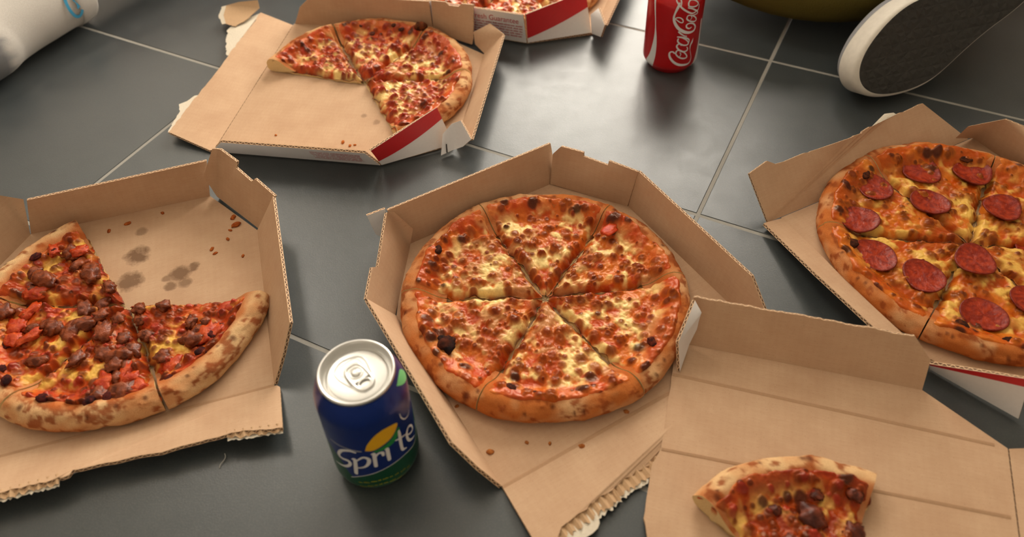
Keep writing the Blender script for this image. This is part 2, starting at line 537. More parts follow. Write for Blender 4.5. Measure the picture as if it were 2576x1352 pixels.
panel('torn_liner', [(0.010, -0.051, 0.0075), (0.060, -0.048, 0.0055), (0.046, -0.0620, 0.0060), (0.032, -0.0660, 0.0070), (0.012, -0.0650, 0.0080)], bc, M['torn'], M['torn'], t=0.0006, jag={1: (.002, .004), 2: (.002, .004)}, seed=8)

# --- box at the left
bl = pbox((-0.4603, 0.3295), 15.5, 'open box at the left edge with grease spots and two slices missing')
base(bl, M['kraft_l'], D=0.2595)
side_wall(bl, 0, 0.024, 0.0445, kink=0.028)
side_wall(bl, 1, 0.0245, 0.0450, kink=0.0276)
panel('back_wall', [(BC, 0.2590, Z), (BW - BC, 0.2590, Z), (0.2285, 0.2635, 0.0460), (0.0570, 0.2600, 0.0455)], bl, M['kraft'], M['white'])
panel('corner_flap', [(0.2650, 0.1945, Z), (0.2270, 0.2560, Z), (0.2215, 0.2565, 0.0330), (0.2380, 0.2620, 0.0610), (0.2450, 0.2600, 0.0602), (0.2599, 0.2395, 0.0560), (0.2575, 0.2365, 0.0510), (0.2705, 0.2149, 0.0475), (0.2745, 0.2143, 0.0505), (0.2905, 0.1886, 0.0450)], bl, M['kraft'], M['white'])
panel('corner_flap', [(0.0, BV, Z), (0.0435, 0.2580, Z), (0.0530, 0.2640, 0.0445), (0.0290, 0.2790, 0.0435), (-0.0320, 0.2030, 0.0400)], bl, M['kraft'], M['white'])
panel('torn_flap', [(-0.003, -0.0006, Z), (0.2660, -0.0006, Z), (0.2685, -0.0035, 0.0035), (0.2690, -0.0525, 0.0175), (0.2300, -0.0445, 0.0170), (0.1779, -0.0454, 0.0170), (0.1621, -0.0430, 0.0170), (0.1120, -0.0400, 0.0170), (0.1094, -0.0436, 0.0170), (0.0594, -0.0430, 0.0170), (0.0, -0.0430, 0.0170)], bl, M['kraft'], M['white'], jag={3: (.0012, .004), 4: (.001, .006), 5: (.001, .005), 6: (.001, .006), 8: (.0015, .004), 9: (.0015, .004)}, seed=11)
fluting(bl, (0.2260, -0.0430, 0.0157), (0.2685, -0.0500, 0.0162), 0.0050, (0, -1, 0), 4)
fluting(bl, (0.0350, -0.0420, 0.0157), (0.1020, -0.0415, 0.0157), 0.0060, (0, -1, 0), 6)
# the torn flap is held up by the stiff strip of its liner folded under it
panel('folded_liner', [(0.02, -0.004, 0.0030), (0.25, -0.004, 0.0030), (0.25, -0.026, 0.0006), (0.02, -0.026, 0.0006)], bl, M['kraft'], M['white'], t=0.0006)

# --- box behind, upper left
bt = pbox((-0.2849, 0.9748), -100, 'open box at the upper left with a torn white lining and half a pizza')
base(bt, M['kraft_t'])
side_wall(bt, 0, 0.004, 0.046)
panel('side_wall', [(BW, 0.001, Z), (BW, BV, Z), (0.2834, 0.1850, 0.036), (0.2845, 0.0260, 0.036), (0.2740, 0.010, 0.018)], bt, M['kraft'], M['white'])
panel('back_wall', [(BC, BD, Z), (BW - BC, BD, Z), (0.2480, 0.2915, 0.0340), (0.0450, 0.2935, 0.0350)], bt, M['kraft'], M['white'])
panel('corner_flap', [(0.0, BV, Z), (0.0240, 0.2480, Z), (0.0220, 0.2500, 0.012), (0.0048, 0.2489, 0.050), (0.0040, 0.2340, 0.0500), (0.0055, 0.2300, 0.0465), (0.0040, 0.2170, 0.0465), (0.0020, 0.2130, 0.0500), (-0.0030, 0.1925, 0.0480)], bt, M['kraft'], M['pinkish'])
twisted('corner_flap', [(BW, BV, Z), (0.2225, 0.2640, Z), (0.2075, 0.2440, 0.0400), (0.2830, 0.1894, 0.0385)], bt, M['kraft'], M['white'], red=((0.0, 1.0), 0.28, 0.70))
panel('tuck_tab', [(0.0270, 0.2530, 0.006), (0.0238, 0.2511, 0.022), (0.0142, 0.2710, 0.030), (0.0440, 0.2935, 0.0345), (0.0440, 0.2680, 0.004)], bt, M['kraft'], M['white'], inside=(0.15, 0.15, 0.1))
panel('tuck_tab', [(0.2430, 0.2560, 0.003), (0.2331, 0.2660, 0.003), (0.2335, 0.2789, 0.010), (0.2470, 0.2923, 0.033), (0.2193, 0.2755, 0.035), (0.2210, 0.2655, 0.031), (0.2290, 0.2565, 0.022)], bt, M['kraft'], M['white'], inside=(-1.0, 0.27, 0.05))
panel('torn_flap', [(0.004, -0.0006, Z), (0.2640, -0.0006, Z), (0.2676, -0.0034, 0.0042), (0.2509, -0.0585, 0.0120), (0.2200, -0.0570, 0.0120), (0.1566, -0.0535, 0.0120), (0.0961, -0.0512, 0.0120), (-0.0085, -0.0488, 0.0120)], bt, M['kraft'], M['white'], jag={3: (.0014, .004), 4: (.001, .006), 5: (.0008, .009), 6: (.0014, .004)}, seed=21)
panel('folded_liner', [(0.02, -0.004, 0.0030), (0.25, -0.004, 0.0030), (0.24, -0.030, 0.0006), (0.02, -0.026, 0.0006)], bt, M['kraft'], M['white'], t=0.0006)
def paper(parent, rows, seed):
    """a torn tongue of liner: rows of points from the board edge outwards"""
    rng = random.Random(seed)
    V, F = [], []
    m = len(rows[0])
    for i, r in enumerate(rows):
        for p in r: V.append(Vector(p) + Vector((rng.uniform(-.0012, .0012), rng.uniform(-.0012, .0012), rng.uniform(-.0004, .0008))))
    for i in range(len(rows) - 1):
        for j in range(m - 1): F.append((i * m + j, i * m + j + 1, (i + 1) * m + j + 1, (i + 1) * m + j))
    o = new_obj('torn_liner', V, F, M['torn'], parent, smooth=True)
    s = o.modifiers.new('thickness', 'SOLIDIFY'); s.thickness = 0.0005
    return o
panel('torn_liner', [(0.2525, -0.0560, 0.0112), (0.2503, -0.0600, 0.0110), (0.2296, -0.0632, 0.0100), (0.2132, -0.0640, 0.0098), (0.1964, -0.0725, 0.0088), (0.1899, -0.0652, 0.0092), (0.1795, -0.0596, 0.0102), (0.1790, -0.0540, 0.0112)], bt, M['torn'], M['torn'], t=0.0006, jag={1: (.0012, .002), 2: (.0012, .002), 3: (.001, .002), 5: (.001, .002)}, seed=61)
panel('torn_liner', [(-0.0084, -0.0490, 0.0112), (0.0181, -0.0500, 0.0112), (0.0588, -0.0515, 0.0112), (0.0947, -0.0505, 0.0112), (0.0940, -0.0540, 0.0105), (0.0732, -0.0660, 0.0090), (0.0339, -0.0800, 0.0088), (0.0235, -0.0765, 0.0100), (0.0090, -0.0640, 0.0112)], bt, M['torn'], M['torn'], t=0.0006, jag={4: (.0014, .0025), 5: (.0014, .0025), 7: (.001, .003)}, seed=62)
panel('torn_liner', [(-0.0132, -0.0998, 0.0165), (-0.0154, -0.0807, 0.0220), (-0.0166, -0.0529, 0.0260), (-0.0101, -0.0497, 0.0180), (0.0143, -0.0580, 0.0150), (0.0290, -0.0690, 0.0120), (0.0235, -0.0860, 0.0115), (0.0060, -0.0965, 0.0130)], bt, M['flute'], M['torn'], t=0.0006, jag={4: (.001, .003), 5: (.001, .003), 6: (.0014, .003)}, seed=63)
panel('torn_liner', [(-0.0132, -0.0990, 0.0168), (0.0060, -0.0958, 0.0134), (0.0235, -0.0855, 0.0119), (0.0245, -0.0905, 0.0110), (0.0080, -0.1025, 0.0120), (-0.0120, -0.1060, 0.0150)], bt, M['torn'], M['torn'], t=0.0006, jag={3: (.001, .003), 4: (.001, .003)}, seed=64)
new_obj('slit_shade_patch', [(0.2385, 0.2600, 0.0150), (0.2377, 0.2612, 0.0150), (0.2405, 0.2618, 0.0050), (0.2413, 0.2606, 0.0050)], [(0, 1, 2, 3)], plain('slit_shadow', s2l(60, 52, 48), 0.9), bt)  # dark quad on the tab, painting the shade inside a slit

# --- box at the top edge
bu = pbox((-0.0631, 1.2242), -110, 'open box cut by the top edge with red print and text on its side')
base(bu, M['kraft'])
side_wall(bu, 0)
panel('side_wall', [(BW, 0.001, Z), (BW, BV, Z), (0.2655, 0.1880, 0.0440), (0.2660, 0.0260, 0.0440), (0.2650, 0.010, 0.022)], bu, M['kraft'], M['white'])
panel('back_wall', [(BC, BD, Z), (BW - BC, BD, Z), (0.2480, 0.2900, 0.0360), (0.0300, 0.2900, 0.0360)], bu, M['kraft'], M['white'])
panel('corner_flap', [(0, BV, Z), (BC, BD, Z), (0.04, 0.278, 0.046), (-0.018, BV, 0.046)], bu, M['kraft'], M['white'])
twisted('corner_flap', [(BW, BV, Z), (0.2205, 0.2650, Z), (0.1950, 0.2480, 0.0465), (0.2640, 0.1890, 0.0440)], bu, M['kraft'], M['white'], red=((0.0, 1.0), 0.16, 0.62))
panel('tuck_tab', [(0.2205, 0.2660, 0.030), (0.2120, 0.2740, 0.0360), (0.2475, 0.2910, 0.0350), (0.2400, 0.2850, 0.012), (0.2230, 0.2690, 0.004)], bu, M['kraft'], M['white'], inside=(-1.0, 0.27, 0.05))
panel('torn_flap', [(0.004, -0.0006, Z), (BW, -0.0006, Z), (BW, -0.05, 0.005), (0.004, -0.05, 0.005)], bu, M['kraft'], M['white'], jag={2: (.0015, .005)}, seed=31)

# --- box at the right
br = pbox((0.507, 0.688), -155, 'open box at the right edge holding the pepperoni pizza')
base(br, M['kraft'])
panel('side_wall', [(0, 0.001, Z), (0, BV, Z), (-0.016, BV, 0.0455), (-0.0050, 0.040, 0.0455), (0.0010, 0.0235, 0.0455), (0.0240, 0.0030, 0.030), (0.0280, -0.0020, 0.012)], br, M['kraft'], M['white'])
panel('side_wall', [(BW, 0.001, Z), (BW, BV, Z), (0.2815, 0.1970, 0.0215), (0.3010, 0.1556, 0.0275), (0.3024, 0.0857, 0.0265), (0.2880, 0.0020, 0.0085)], br, M['kraft'], M['white'])
panel('back_wall', [(BC, BD, Z), (BW - BC, BD, Z), (BW - BC, 0.275, 0.045), (BC, 0.275, 0.045)], br, M['kraft'], M['white'])
panel('corner_flap', [(0, BV, Z), (BC, BD, Z), (0.04, 0.278, 0.045), (-0.018, BV, 0.045)], br, M['kraft'], M['white'])
twisted('corner_flap', [(0.2690, 0.1975, Z), (0.2450, 0.2640, Z), (0.2400, 0.2530, 0.0400), (0.2806, 0.1990, 0.0210)], br, M['kraft'], M['white'], red=((0.0, 1.0), 0.80, 0.80))
panel('torn_flap', [(0.0060, -0.0006, Z), (0.2800, -0.0006, Z), (0.2837, -0.0357, 0.0420), (0.2588, -0.0401, 0.0450), (0.2519, -0.0349, 0.0420), (0.1997, -0.0330, 0.0420), (0.1570, -0.0310, 0.0420), (0.1336, -0.0345, 0.0420), (0.0968, -0.0387, 0.0420), (0.0498, -0.0393, 0.0420)], br, M['kraft'], M['white'], jag={4: (.001, .005), 6: (.0015, .004), 7: (.0015, .004), 8: (.0015, .005)}, seed=41)
panel('torn_liner', [(0.125, -0.0355, 0.0415), (0.088, -0.0385, 0.0415), (0.090, -0.0410, 0.0430), (0.100, -0.0440, 0.0430), (0.112, -0.0400, 0.0425)], br, M['torn'], M['torn'], t=0.0005, inside=(0.13, 0.4, 0.2))

# --- box at the front right
bf = pbox((0.1477, 0.4242), -16.48, 'flattened box in the right foreground carrying a single slice')
ZF = 0.0065
panel('base', [(0, 0, ZF), (0.1882, 0, ZF), (0.2464, -0.0392, ZF), (0.2432, -0.111, ZF), (0.236, -0.26, ZF), (-0.006, -0.26, ZF), (-0.0103, -0.1761, ZF), (-0.0148, -0.1628, ZF), (-0.0145, -0.1179, ZF), (-0.0100, -0.1035, ZF), (-0.0100, -0.0533, ZF), (-0.0106, -0.0188, ZF)], bf, M['kraft'], M['white'], inside=(0.1, -0.1, 0.4), jag={6: (.0006, .004), 7: (.0004, .005), 8: (.0005, .004), 10: (.0005, .004)}, seed=51)
panel('back_wall', [(0, -0.0004, ZF - 0.0012), (0.1882, -0.0004, ZF - 0.0012), (0.1886, 0.0130, 0.0300), (0.1722, 0.0206, 0.0470), (-0.0030, 0.0188, 0.0470)], bf, M['kraft'], M['white'], inside=(0.1, -0.1, 0.2), jag={3: (.0007, .0035)}, seed=52)
panel('side_tab', [(-0.0038, 0.0165, 0.0465), (0.0030, 0.0085, 0.0420), (0.0018, 0.0040, 0.0250), (-0.0022, -0.0022, 0.0100), (-0.0066, -0.0300, 0.0068), (-0.0118, -0.0176, 0.0300)], bf, M['kraft'], M['white'], inside=(0.2, 0.5, -0.5), jag={0: (.0008, .003), 1: (.0008, .003)}, seed=53)
panel('side_panel', [(0.2474, -0.0392, ZF), (0.3200, -0.020, 0.010), (0.3150, -0.26, 0.010), (0.2370, -0.26, ZF), (0.2442, -0.111, ZF)], bf, M['kraft'], M['white'], inside=(0.2, -0.1, 0.4))
panel('folded_panel', [(0.02, -0.02, ZF - 0.0032), (0.18, -0.02, ZF - 0.0032), (0.235, -0.05, ZF - 0.0032), (0.23, -0.25, ZF - 0.0032), (0.02, -0.25, ZF - 0.0032)], bf, M['kraft'], M['white'], inside=(0.1, -0.1, 0.4))
def score(parent, a, b, w=0.0010, h=0.0010):
    """a pressed fold line: a low rounded ridge with its valley"""
    a, b = Vector(a), Vector(b)
    s = (b - a).cross(Vector((0, 0, 1))).normalized()
    V, F = [], []
    for i in range(13):
        p = a + (b - a) * (i / 12)
        for x, z in ((-1.6, 0.00002), (-0.7, h), (0.0, h * 0.2), (0.7, h * 0.7), (1.6, 0.00002)): V.append(p + s * (x * w) + Vector((0, 0, z)))
    for i in range(12):
        for j in range(4): F.append((i * 5 + j, i * 5 + j + 1, i * 5 + j + 6, i * 5 + j + 5))
    uv = [(V[k].x, V[k].y) for f in F for k in f]
    return new_obj('fold_line', V, F, M['kraft_fold'], parent, smooth=True, uv=uv)
score(bf, (-0.0098, -0.0340, ZF), (0.2370, -0.0385, ZF))
score(bf, (-0.0096, -0.1045, ZF), (0.2400, -0.0970, ZF))
score(bl, (0.004, -0.0005, Z), (0.264, -0.0005, Z), 0.0012, 0.0004)
score(bc, (0.0, -0.0005, Z), (BW, -0.0005, Z), 0.0012, 0.0004)

# --- printed words on the sides of the two boxes at the top
def text_mesh(body, size, width):
    cu = bpy.data.curves.new('print', 'FONT')
    cu.body = body; cu.size = size
    ob = bpy.data.objects.new('print', cu)
    COL.objects.link(ob)
    bpy.context.view_layer.update()
    me = bpy.data.meshes.new_from_object(ob.evaluated_get(bpy.context.evaluated_depsgraph_get()))
    V = [tuple(v.co) for v in me.vertices]; F = [tuple(p.vertices) for p in me.polygons]
    bpy.data.objects.remove(ob); bpy.data.curves.remove(cu); bpy.data.meshes.remove(me)
    w = max(v[0] for v in V)
    V = [(v[0] * width / w, v[1] * width / w * 1.15, 0) for v in V]
    return V, F
def on_wall(V, o, ex, ey, nrm, off=0.0004):
    o, ex, ey, nrm = Vector(o), Vector(ex).normalized(), Vector(ey).normalized(), Vector(nrm).normalized()
    return [o + ex * v[0] + ey * v[1] + nrm * off for v in V]
def words(w, h, n, seed):
    """a line of small print too small to read: word-long bars broken into letters"""
    rng = random.Random(seed); V, F = [], []
    x = 0.0
    while x < w:
        L = rng.uniform(0.003, 0.009)
        y = 0.0
        e = min(x + L, w)
        q = x
        while q < e:
            lw = rng.uniform(0.0005, 0.0009); lh = h * rng.uniform(0.6, 1.0)
            k = len(V); V += [(q, 0, 0), (q + lw, 0, 0), (q + lw, lh, 0), (q, lh, 0)]; F.append((k, k + 1, k + 2, k + 3))
            q += lw + 0.00035
        x = e + 0.0017
    return V, F
M['ink'] = plain('red_ink', s2l(186, 34, 44), 0.6, noise_amt=0.1, scale=800)
def side_print(parent, nt, o, ex, ey, nrm, head, rows, w, x0=0.0):
    if head:
        V, F = text_mesh(head, 0.0105, 0.064)
        new_obj('print', on_wall(V, o, ex, ey, nrm), F, nt, parent)
    for k in range(rows):
        V, F = words(w, 0.0021, 0, 60 + k)
        V = [(x + x0, y - 0.0046 - 0.0038 * k, 0) for x, y, z in V]
        new_obj('print', on_wall(V, o, ex, ey, nrm), F, nt, parent)
nrmU = Vector((0.044 - Z, 0, -(0.2655 - BW))).normalized()
upU = Vector((0.2655 - BW, 0, 0.041)).normalized()
side_print(bu, M['ink'], Vector((BW, 0.118, Z)) + upU * 0.0270 + nrmU * BT, (0, 1, 0), upU, nrmU, 'Fresh Guarantee', 5, 0.068)
nrmT = Vector((0.036 - Z, 0, -(0.2834 - BW))).normalized()
upT = Vector((0.2834 - BW, 0, 0.033)).normalized()
side_print(bt, M['ink'], Vector((BW, 0.036, Z)) + upT * 0.0330 + nrmT * BT, (0, 1, 0), upT, nrmT, None, 6, 0.140)

# ------------------------------------------------------------------ pizzas
def vnoise(x, y, seed):
    xi = np.floor(x).astype(np.int64); yi = np.floor(y).astype(np.int64)
    fx = x - xi; fy = y - yi
    fx = fx * fx * (3 - 2 * fx); fy = fy * fy * (3 - 2 * fy)
    def h(a, b):
        k = (a * 374761393 + b * 668265263 + seed * 1442695041) & 0xffffffff
        k = ((k ^ (k >> 13)) * 1274126177) & 0xffffffff
        k = k ^ (k >> 16)
        return (k & 0xffffff) / float(0xffffff)
    return (h(xi, yi) * (1 - fx) + h(xi + 1, yi) * fx) * (1 - fy) + (h(xi, yi + 1) * (1 - fx) + h(xi + 1, yi + 1) * fx) * fy
def fbm(x, y, f, seed, o=4, g=0.5):
    s = 0.0; a = 1.0; t = 0.0
    for i in range(o):
        s = s + a * vnoise(x * f, y * f, seed + 17 * i); t += a
        a *= g; f *= 2.03
    return s / t
def sstep(a, b, x):
    t = np.clip((x - a) / (b - a), 0, 1)
    return t * t * (3 - 2 * t)
def lerp(a, b, t):
    t = np.asarray(t)[..., None] if np.ndim(a) != np.ndim(t) or True else t
    return a * (1 - t) + b * t
cc = lambda r, g, b: np.array(s2l(r, g, b))

PROF = np.array([(-.040, .0045), (-.034, .0062), (-.027, .0105), (-.020, .0158), (-.013, .0182), (-.0065, .0172), (-.002, .0135), (0, .0085), (-.0008, .004), (-.005, .0008), (-.016, .0)])
def catmull(p, n):
    p = np.vstack([2 * p[0] - p[1], p, 2 * p[-1] - p[-2]])
    out = []
    for i in range(1, len(p) - 2):
        for t in np.linspace(0, 1, n, endpoint=False):
            a, b, c, d = p[i - 1], p[i], p[i + 1], p[i + 2]
            out.append(0.5 * (2 * b + (c - a) * t + (2 * a - 5 * b + 4 * c - d) * t * t + (3 * b - a - 3 * c + d) * t ** 3))
    out.append(p[-2])
    return np.array(out)
PROFS = catmull(PROF, 4)
TOPI = np.argmax(PROFS[:, 0] > -.0022)
M['cheese'] = attr_mat('baked_cheese', (0.10, 0.24), 0.32, 560, 0.26, 0.22)
M['cheese'].node_tree.nodes['Principled BSDF'].inputs['Specular Tint'].default_value = (1.0, 0.80, 0.55, 1)      # orange grease
M['crust'] = attr_mat('baked_crust', (0.8, 1.0), 0.55, 1300, 0.08, 0.42)
M['meat'] = attr_mat('cooked_meat', (0.14, 0.34), 0.7, 330, 0.22, 0.4)
M['char'] = plain('charred_dough', s2l(38, 28, 26), 0.55, noise_amt=0.5, scale=500, bump=0.5)

STY = {
 'plain':   dict(ch=cc(244, 212, 138), br=cc(208, 108, 38), sa=cc(188, 66, 22), dk=cc(120, 40, 18), cheese=0.68, blist=30, bits=0),
 'bacon':   dict(ch=cc(236, 202, 128), br=cc(200, 92, 38), sa=cc(190, 68, 26), dk=cc(112, 38, 20), cheese=0.62, blist=14, bits=80),
 'sausage': dict(ch=cc(230, 180, 84), br=cc(194, 80, 26), sa=cc(186, 58, 20), dk=cc(92, 32, 18), cheese=0.58, blist=30, bits=40),
 'pepper':  dict(ch=cc(234, 186, 92), br=cc(208, 112, 32), sa=cc(190, 78, 18), dk=cc(112, 42, 14), cheese=0.54, blist=22, bits=0),
 'single':  dict(ch=cc(232, 184, 98), br=cc(184, 76, 22), sa=cc(150, 42, 16), dk=cc(92, 32, 14), cheese=0.60, blist=24, bits=24),
}
class Pizza:
    def __init__(s, cx, cy, R, z0, style, seed, pale=0.4):
        s.cx, s.cy, s.R, s.z0, s.st, s.seed, s.pale = cx, cy, R, z0, STY[style], seed, pale
        s.style = style
        s.root = empty('pizza', (cx, cy, z0))
        s.rng = random.Random(seed)
    def prof_h(s, r, ang, k):
        return np.interp(r - s.R, PROFS[:TOPI, 0], PROFS[:TOPI, 1]) * k
    def kscale(s, ang):
        return 0.86 + 0.35 * fbm(np.cos(ang) * 2.2 + 5, np.sin(ang) * 2.2 + 5, 1.3, s.seed + 3, 3)
    def slice(s, a0d, a1d, shift=0.0035, name='slice', root=None, nr=125, na=120, crustw=0.0, tilt=0.0):
        R, sd, st, rng = s.R, s.seed, s.st, random.Random(int(s.seed * 100 + a0d))
        a0, a1 = rad(a0d), rad(a1d); mid = (a0 + a1) / 2
        ox, oy = shift * math.cos(mid), shift * math.sin(mid)
        t = np.linspace(0, 1, nr) ** 0.75
        rr = 0.0025 + t * (R - 0.0055)
        aa = np.linspace(a0, a1, na)
        r, a = np.meshgrid(rr, aa, indexing='ij')
        de = r * np.sin(np.clip(np.minimum(a - a0, a1 - a), 0, math.pi / 2))
        sgn = np.where(a < mid, 1.0, -1.0)
        wob = (fbm(r * 1.0, sgn * 3.0 + 7, 160, sd + int(a0d) % 97, 3) - 0.45) * 0.0060 * np.exp(-de / 0.007)
        x = r * np.cos(a) - np.sin(a) * wob * sgn
        y = r * np.sin(a) + np.cos(a) * wob * sgn
        k = s.kscale(a)
        n1 = fbm(x, y, 62, sd, 3); n2 = fbm(x, y, 150, sd + 5, 3); n3 = fbm(x, y, 28, sd + 9, 3)
        h = np.maximum(0.0075 + 0.0035 * (n3 - 0.5) + 0.0028 * (n1 - 0.5), s.prof_h(r, a, k) + 0.0009)
        blend = sstep(R - 0.045, R - 0.02, r)
        h = h + (1 - blend) * 0.001
        h += 0.0026 * (n2 - 0.5) + 0.0011 * (fbm(x, y, 420, sd + 2, 2) - 0.5)
        cheese_f = sstep(0.58 - st['cheese'] * 0.26, 0.78 - st['cheese'] * 0.26, 0.55 * n1 + 0.45 * n2)
        rimz = sstep(R - 0.036, R - 0.018, r)
        cheese_f = cheese_f * (1 - 0.85 * rimz)
        h += 0.0007 * cheese_f
        base = lerp(np.broadcast_to(st['sa'], x.shape + (3,)), np.broadcast_to(st['br'], x.shape + (3,)), sstep(0.3, 0.62, fbm(x, y, 120, sd + 31, 3)))
        col = lerp(base, np.broadcast_to(st['ch'], x.shape + (3,)), cheese_f)
        col = lerp(col, np.broadcast_to(st['sa'] * 1.05, x.shape + (3,)), 0.55 * rimz * sstep(0.35, 0.6, fbm(x, y, 60, sd + 44, 3)))
        # brown blisters of cheese, toasted at their tops
        def blob(px, py, rb, hb, strength, cin):
            nonlocal h, col
            d = np.hypot(x - px, y - py) / rb
            d = d + 0.35 * (n2 - 0.5)
            m = np.clip(1 - d * d, 0, 1)
            h += hb * np.sqrt(m)
            col = lerp(col, np.broadcast_to(cin, x.shape + (3,)), np.clip(strength * sstep(0.0, 0.75, m), 0, 1))
        span = (a1 - a0) / rad(60)
        def spot(lo=0.06, hi=0.9):
            q = R * math.sqrt(rng.uniform(lo * lo, hi * hi)); g = rng.uniform(a0 + 0.04, a1 - 0.04)
            return q * math.cos(g), q * math.sin(g), q
        bz = sstep(0.46, 0.64, fbm(x, y, 46, sd + 91, 3))
        col = lerp(col, np.broadcast_to(lerp(st['sa'], st['dk'], np.array(0.35)).ravel(), x.shape + (3,)), 0.72 * bz)
        h += 0.0008 * bz
        for i in range(int(st['blist'] * span * 3.6)):
            px, py, q = spot()
            if fbm(np.array([px]), np.array([py]), 46, sd + 91, 3)[0] < 0.47 and rng.random() < 0.6: continue
            rb = rng.choice((0.0016, 0.0022, 0.0028, 0.0034, 0.0042, 0.0054)) * rng.uniform(0.85, 1.2)
            dk = st['dk'] * rng.uniform(0.6, 1.35)
            blob(px, py, rb * 1.25, 0.0, 0.6, st['br'])
            blob(px, py, rb, rng.uniform(0.0011, 0.0021) * (rb / 0.003) ** 0.5, rng.uniform(0.6, 0.95), dk)
        for i in range(int(st['bits'] * span)):
            px, py, q = spot(0.08, 0.86)
            c_ = lerp(cc(176, 52, 36), cc(120, 36, 26), np.array(rng.random()))
            blob(px, py, rng.uniform(0.002, 0.0048), rng.uniform(0.0012, 0.0026), 0.85, np.ravel(c_))
        for i in range(int(5 * span)):
            px, py, q = spot(0.70, 0.95)
            blob(px, py, rng.uniform(0.003, 0.007), rng.uniform(0.001, 0.0022), 0.9, cc(70, 30, 22) * rng.uniform(0.6, 1.6))
        h -= 0.0068 * np.exp(-(de / 0.0036) ** 2) * (1 - 0.55 * rimz)
        col = lerp(col, np.broadcast_to(st['dk'] * 0.8, x.shape + (3,)), 0.8 * np.exp(-(de / 0.0020) ** 2) * sstep(0.30, 0.55, fbm(x, y, 90, sd + 71, 2)))  # cut edges coloured sauce-dark, painting in the shadow between slices
        # the topping ends on the crust in a ragged line
        rt = R - 0.0095 + 0.009 * (fbm(np.cos(a) * R, np.sin(a) * R, 55, sd + 81, 3) - 0.5) + crustw
        over = sstep(rt - 0.001, rt + 0.0035, r)
        hz = s.prof_h(r, a, k)
        h = np.where(over > 0, h * (1 - over) + (hz - 0.003) * over, h)
        co, si = 1.0, 0.0
        V = np.stack([x + ox, y + oy, h], -1).reshape(-1, 3)
        idx = np.arange(nr * na).reshape(nr, na)
        F = np.stack([idx[:-1, :-1], idx[1:, :-1], idx[1:, 1:], idx[:-1, 1:]], -1).reshape(-1, 4)
        s._grid = (x + ox, y + oy, h)
        # crust with the dough under the topping
        nc = 90
        ac = np.linspace(a0, a1, nc)
        kk = s.kscale(ac)
        pr = PROFS
        m = len(pr)
        dr, pz = pr[:, 0][:, None], pr[:, 1][:, None]
        A = np.broadcast_to(ac[None, :], (m, nc))
        xr = np.cos(A) * R; yr = np.sin(A) * R
        arc = np.arange(m)[:, None] * 0.0022
        sa_ = A * R + 7.0
        bul = (fbm(sa_, arc + 0.0 * A, 95, sd + 60, 4) - 0.5)
        lo_ = (fbm(xr, yr, 22, sd + 61, 2) - 0.5)
        rc_ = R + dr * (1 + 0.0 * A) + bul * 0.003 * (dr > -0.03) + lo_ * 0.006 * sstep(-0.03, -0.005, dr)
        zc_ = pz * kk[None, :] + bul * 0.0022 * sstep(0.002, 0.008, pz)
        zc_ = np.maximum(zc_, 0.0003)
        xc, yc = rc_ * np.cos(A) + ox, rc_ * np.sin(A) + oy
        n4 = fbm(sa_, arc + 0.0 * A, 120, sd + 62, 4); n5 = fbm(sa_, arc + 0.0 * A, 45, sd + 63, 3)
        pale = np.clip(s.pale + (n5 - 0.5) * 1.6 + 0.35 * sstep(0.0, -0.012, dr + 0.0 * A) * (pz < 0.01) * 1.0, 0, 1)
        tone = lerp(np.broadcast_to(cc(196, 114, 56), A.shape + (3,)), np.broadcast_to(cc(228, 190, 140), A.shape + (3,)), pale)
        tone = lerp(tone, np.broadcast_to(cc(150, 74, 34), A.shape + (3,)), 0.85 * sstep(0.52, 0.68, n4))
        tone = lerp(tone, np.broadcast_to(cc(190, 102, 48), A.shape + (3,)), 0.7 * sstep(-0.010, -0.020, dr + 0.006 * (n5 - 0.5)))
        for i in range(int(5 * span)):
            g = rng.uniform(a0, a1); jj = rng.uniform(-0.020, -0.001)
            d = np.hypot((A - g) * R, (dr - jj)) / rng.uniform(0.0016, 0.004)
            tone = lerp(tone, np.broadcast_to(cc(92, 44, 28), A.shape + (3,)), 0.85 * np.clip(1 - d * d, 0, 1) * (pz > 0.005))
        Vc = np.stack([xc, yc, zc_], -1).reshape(-1, 3).tolist()
        Cc = tone.reshape(-1, 3).tolist()
        ic = np.arange(m * nc).reshape(m, nc)
        Fc = [tuple(q) for q in np.stack([ic[:-1, :-1], ic[1:, :-1], ic[1:, 1:], ic[:-1, 1:]], -1).reshape(-1, 4).tolist()]
        crumb = cc(232, 204, 150).tolist(); stain = cc(196, 96, 50).tolist()
        for col_i, e in ((0, 0), (nc - 1, na - 1)):        # the two cut faces
            cap = ic[:, col_i].tolist()
            k0 = len(Vc)
            Vc += [Vc[i] for i in cap]; Cc += [crumb for _ in cap]
            f = tuple(range(k0, k0 + len(cap)))
            Fc.append(f if e else f[::-1])
            sub = list(range(0, nr, 3))
            k0 = len(Vc)
            for i in sub:
                Vc.append([float(x[i, e] + ox), float(y[i, e] + oy), float(max(h[i, e] - 0.0006, 0.001))]); Cc.append(stain)
                Vc.append([float(x[i, e] + ox), float(y[i, e] + oy), float(max(h[i, e] * 0.55, 0.0008))]); Cc.append(crumb)
                Vc.append([float(x[i, e] * 0.995 + ox), float(y[i, e] * 0.995 + oy), 0.0002]); Cc.append(crumb)
            for q in range(len(sub) - 1):
                if rr[sub[q + 1]] > R - 0.014: break
                for w in (0, 1):
                    f = (k0 + 3 * q + w, k0 + 3 * q + w + 1, k0 + 3 * q + w + 4, k0 + 3 * q + w + 3)
                    Fc.append(f if e else f[::-1])
        k0 = len(Vc)
        Vc.append([ox, oy, 0.0002]); Cc.append(crumb)
        for g in np.linspace(a0, a1, 13):
            Vc.append([float((R - 0.012) * math.cos(g) + ox), float((R - 0.012) * math.sin(g) + oy), 0.0002]); Cc.append(cc(206, 160, 104).tolist())
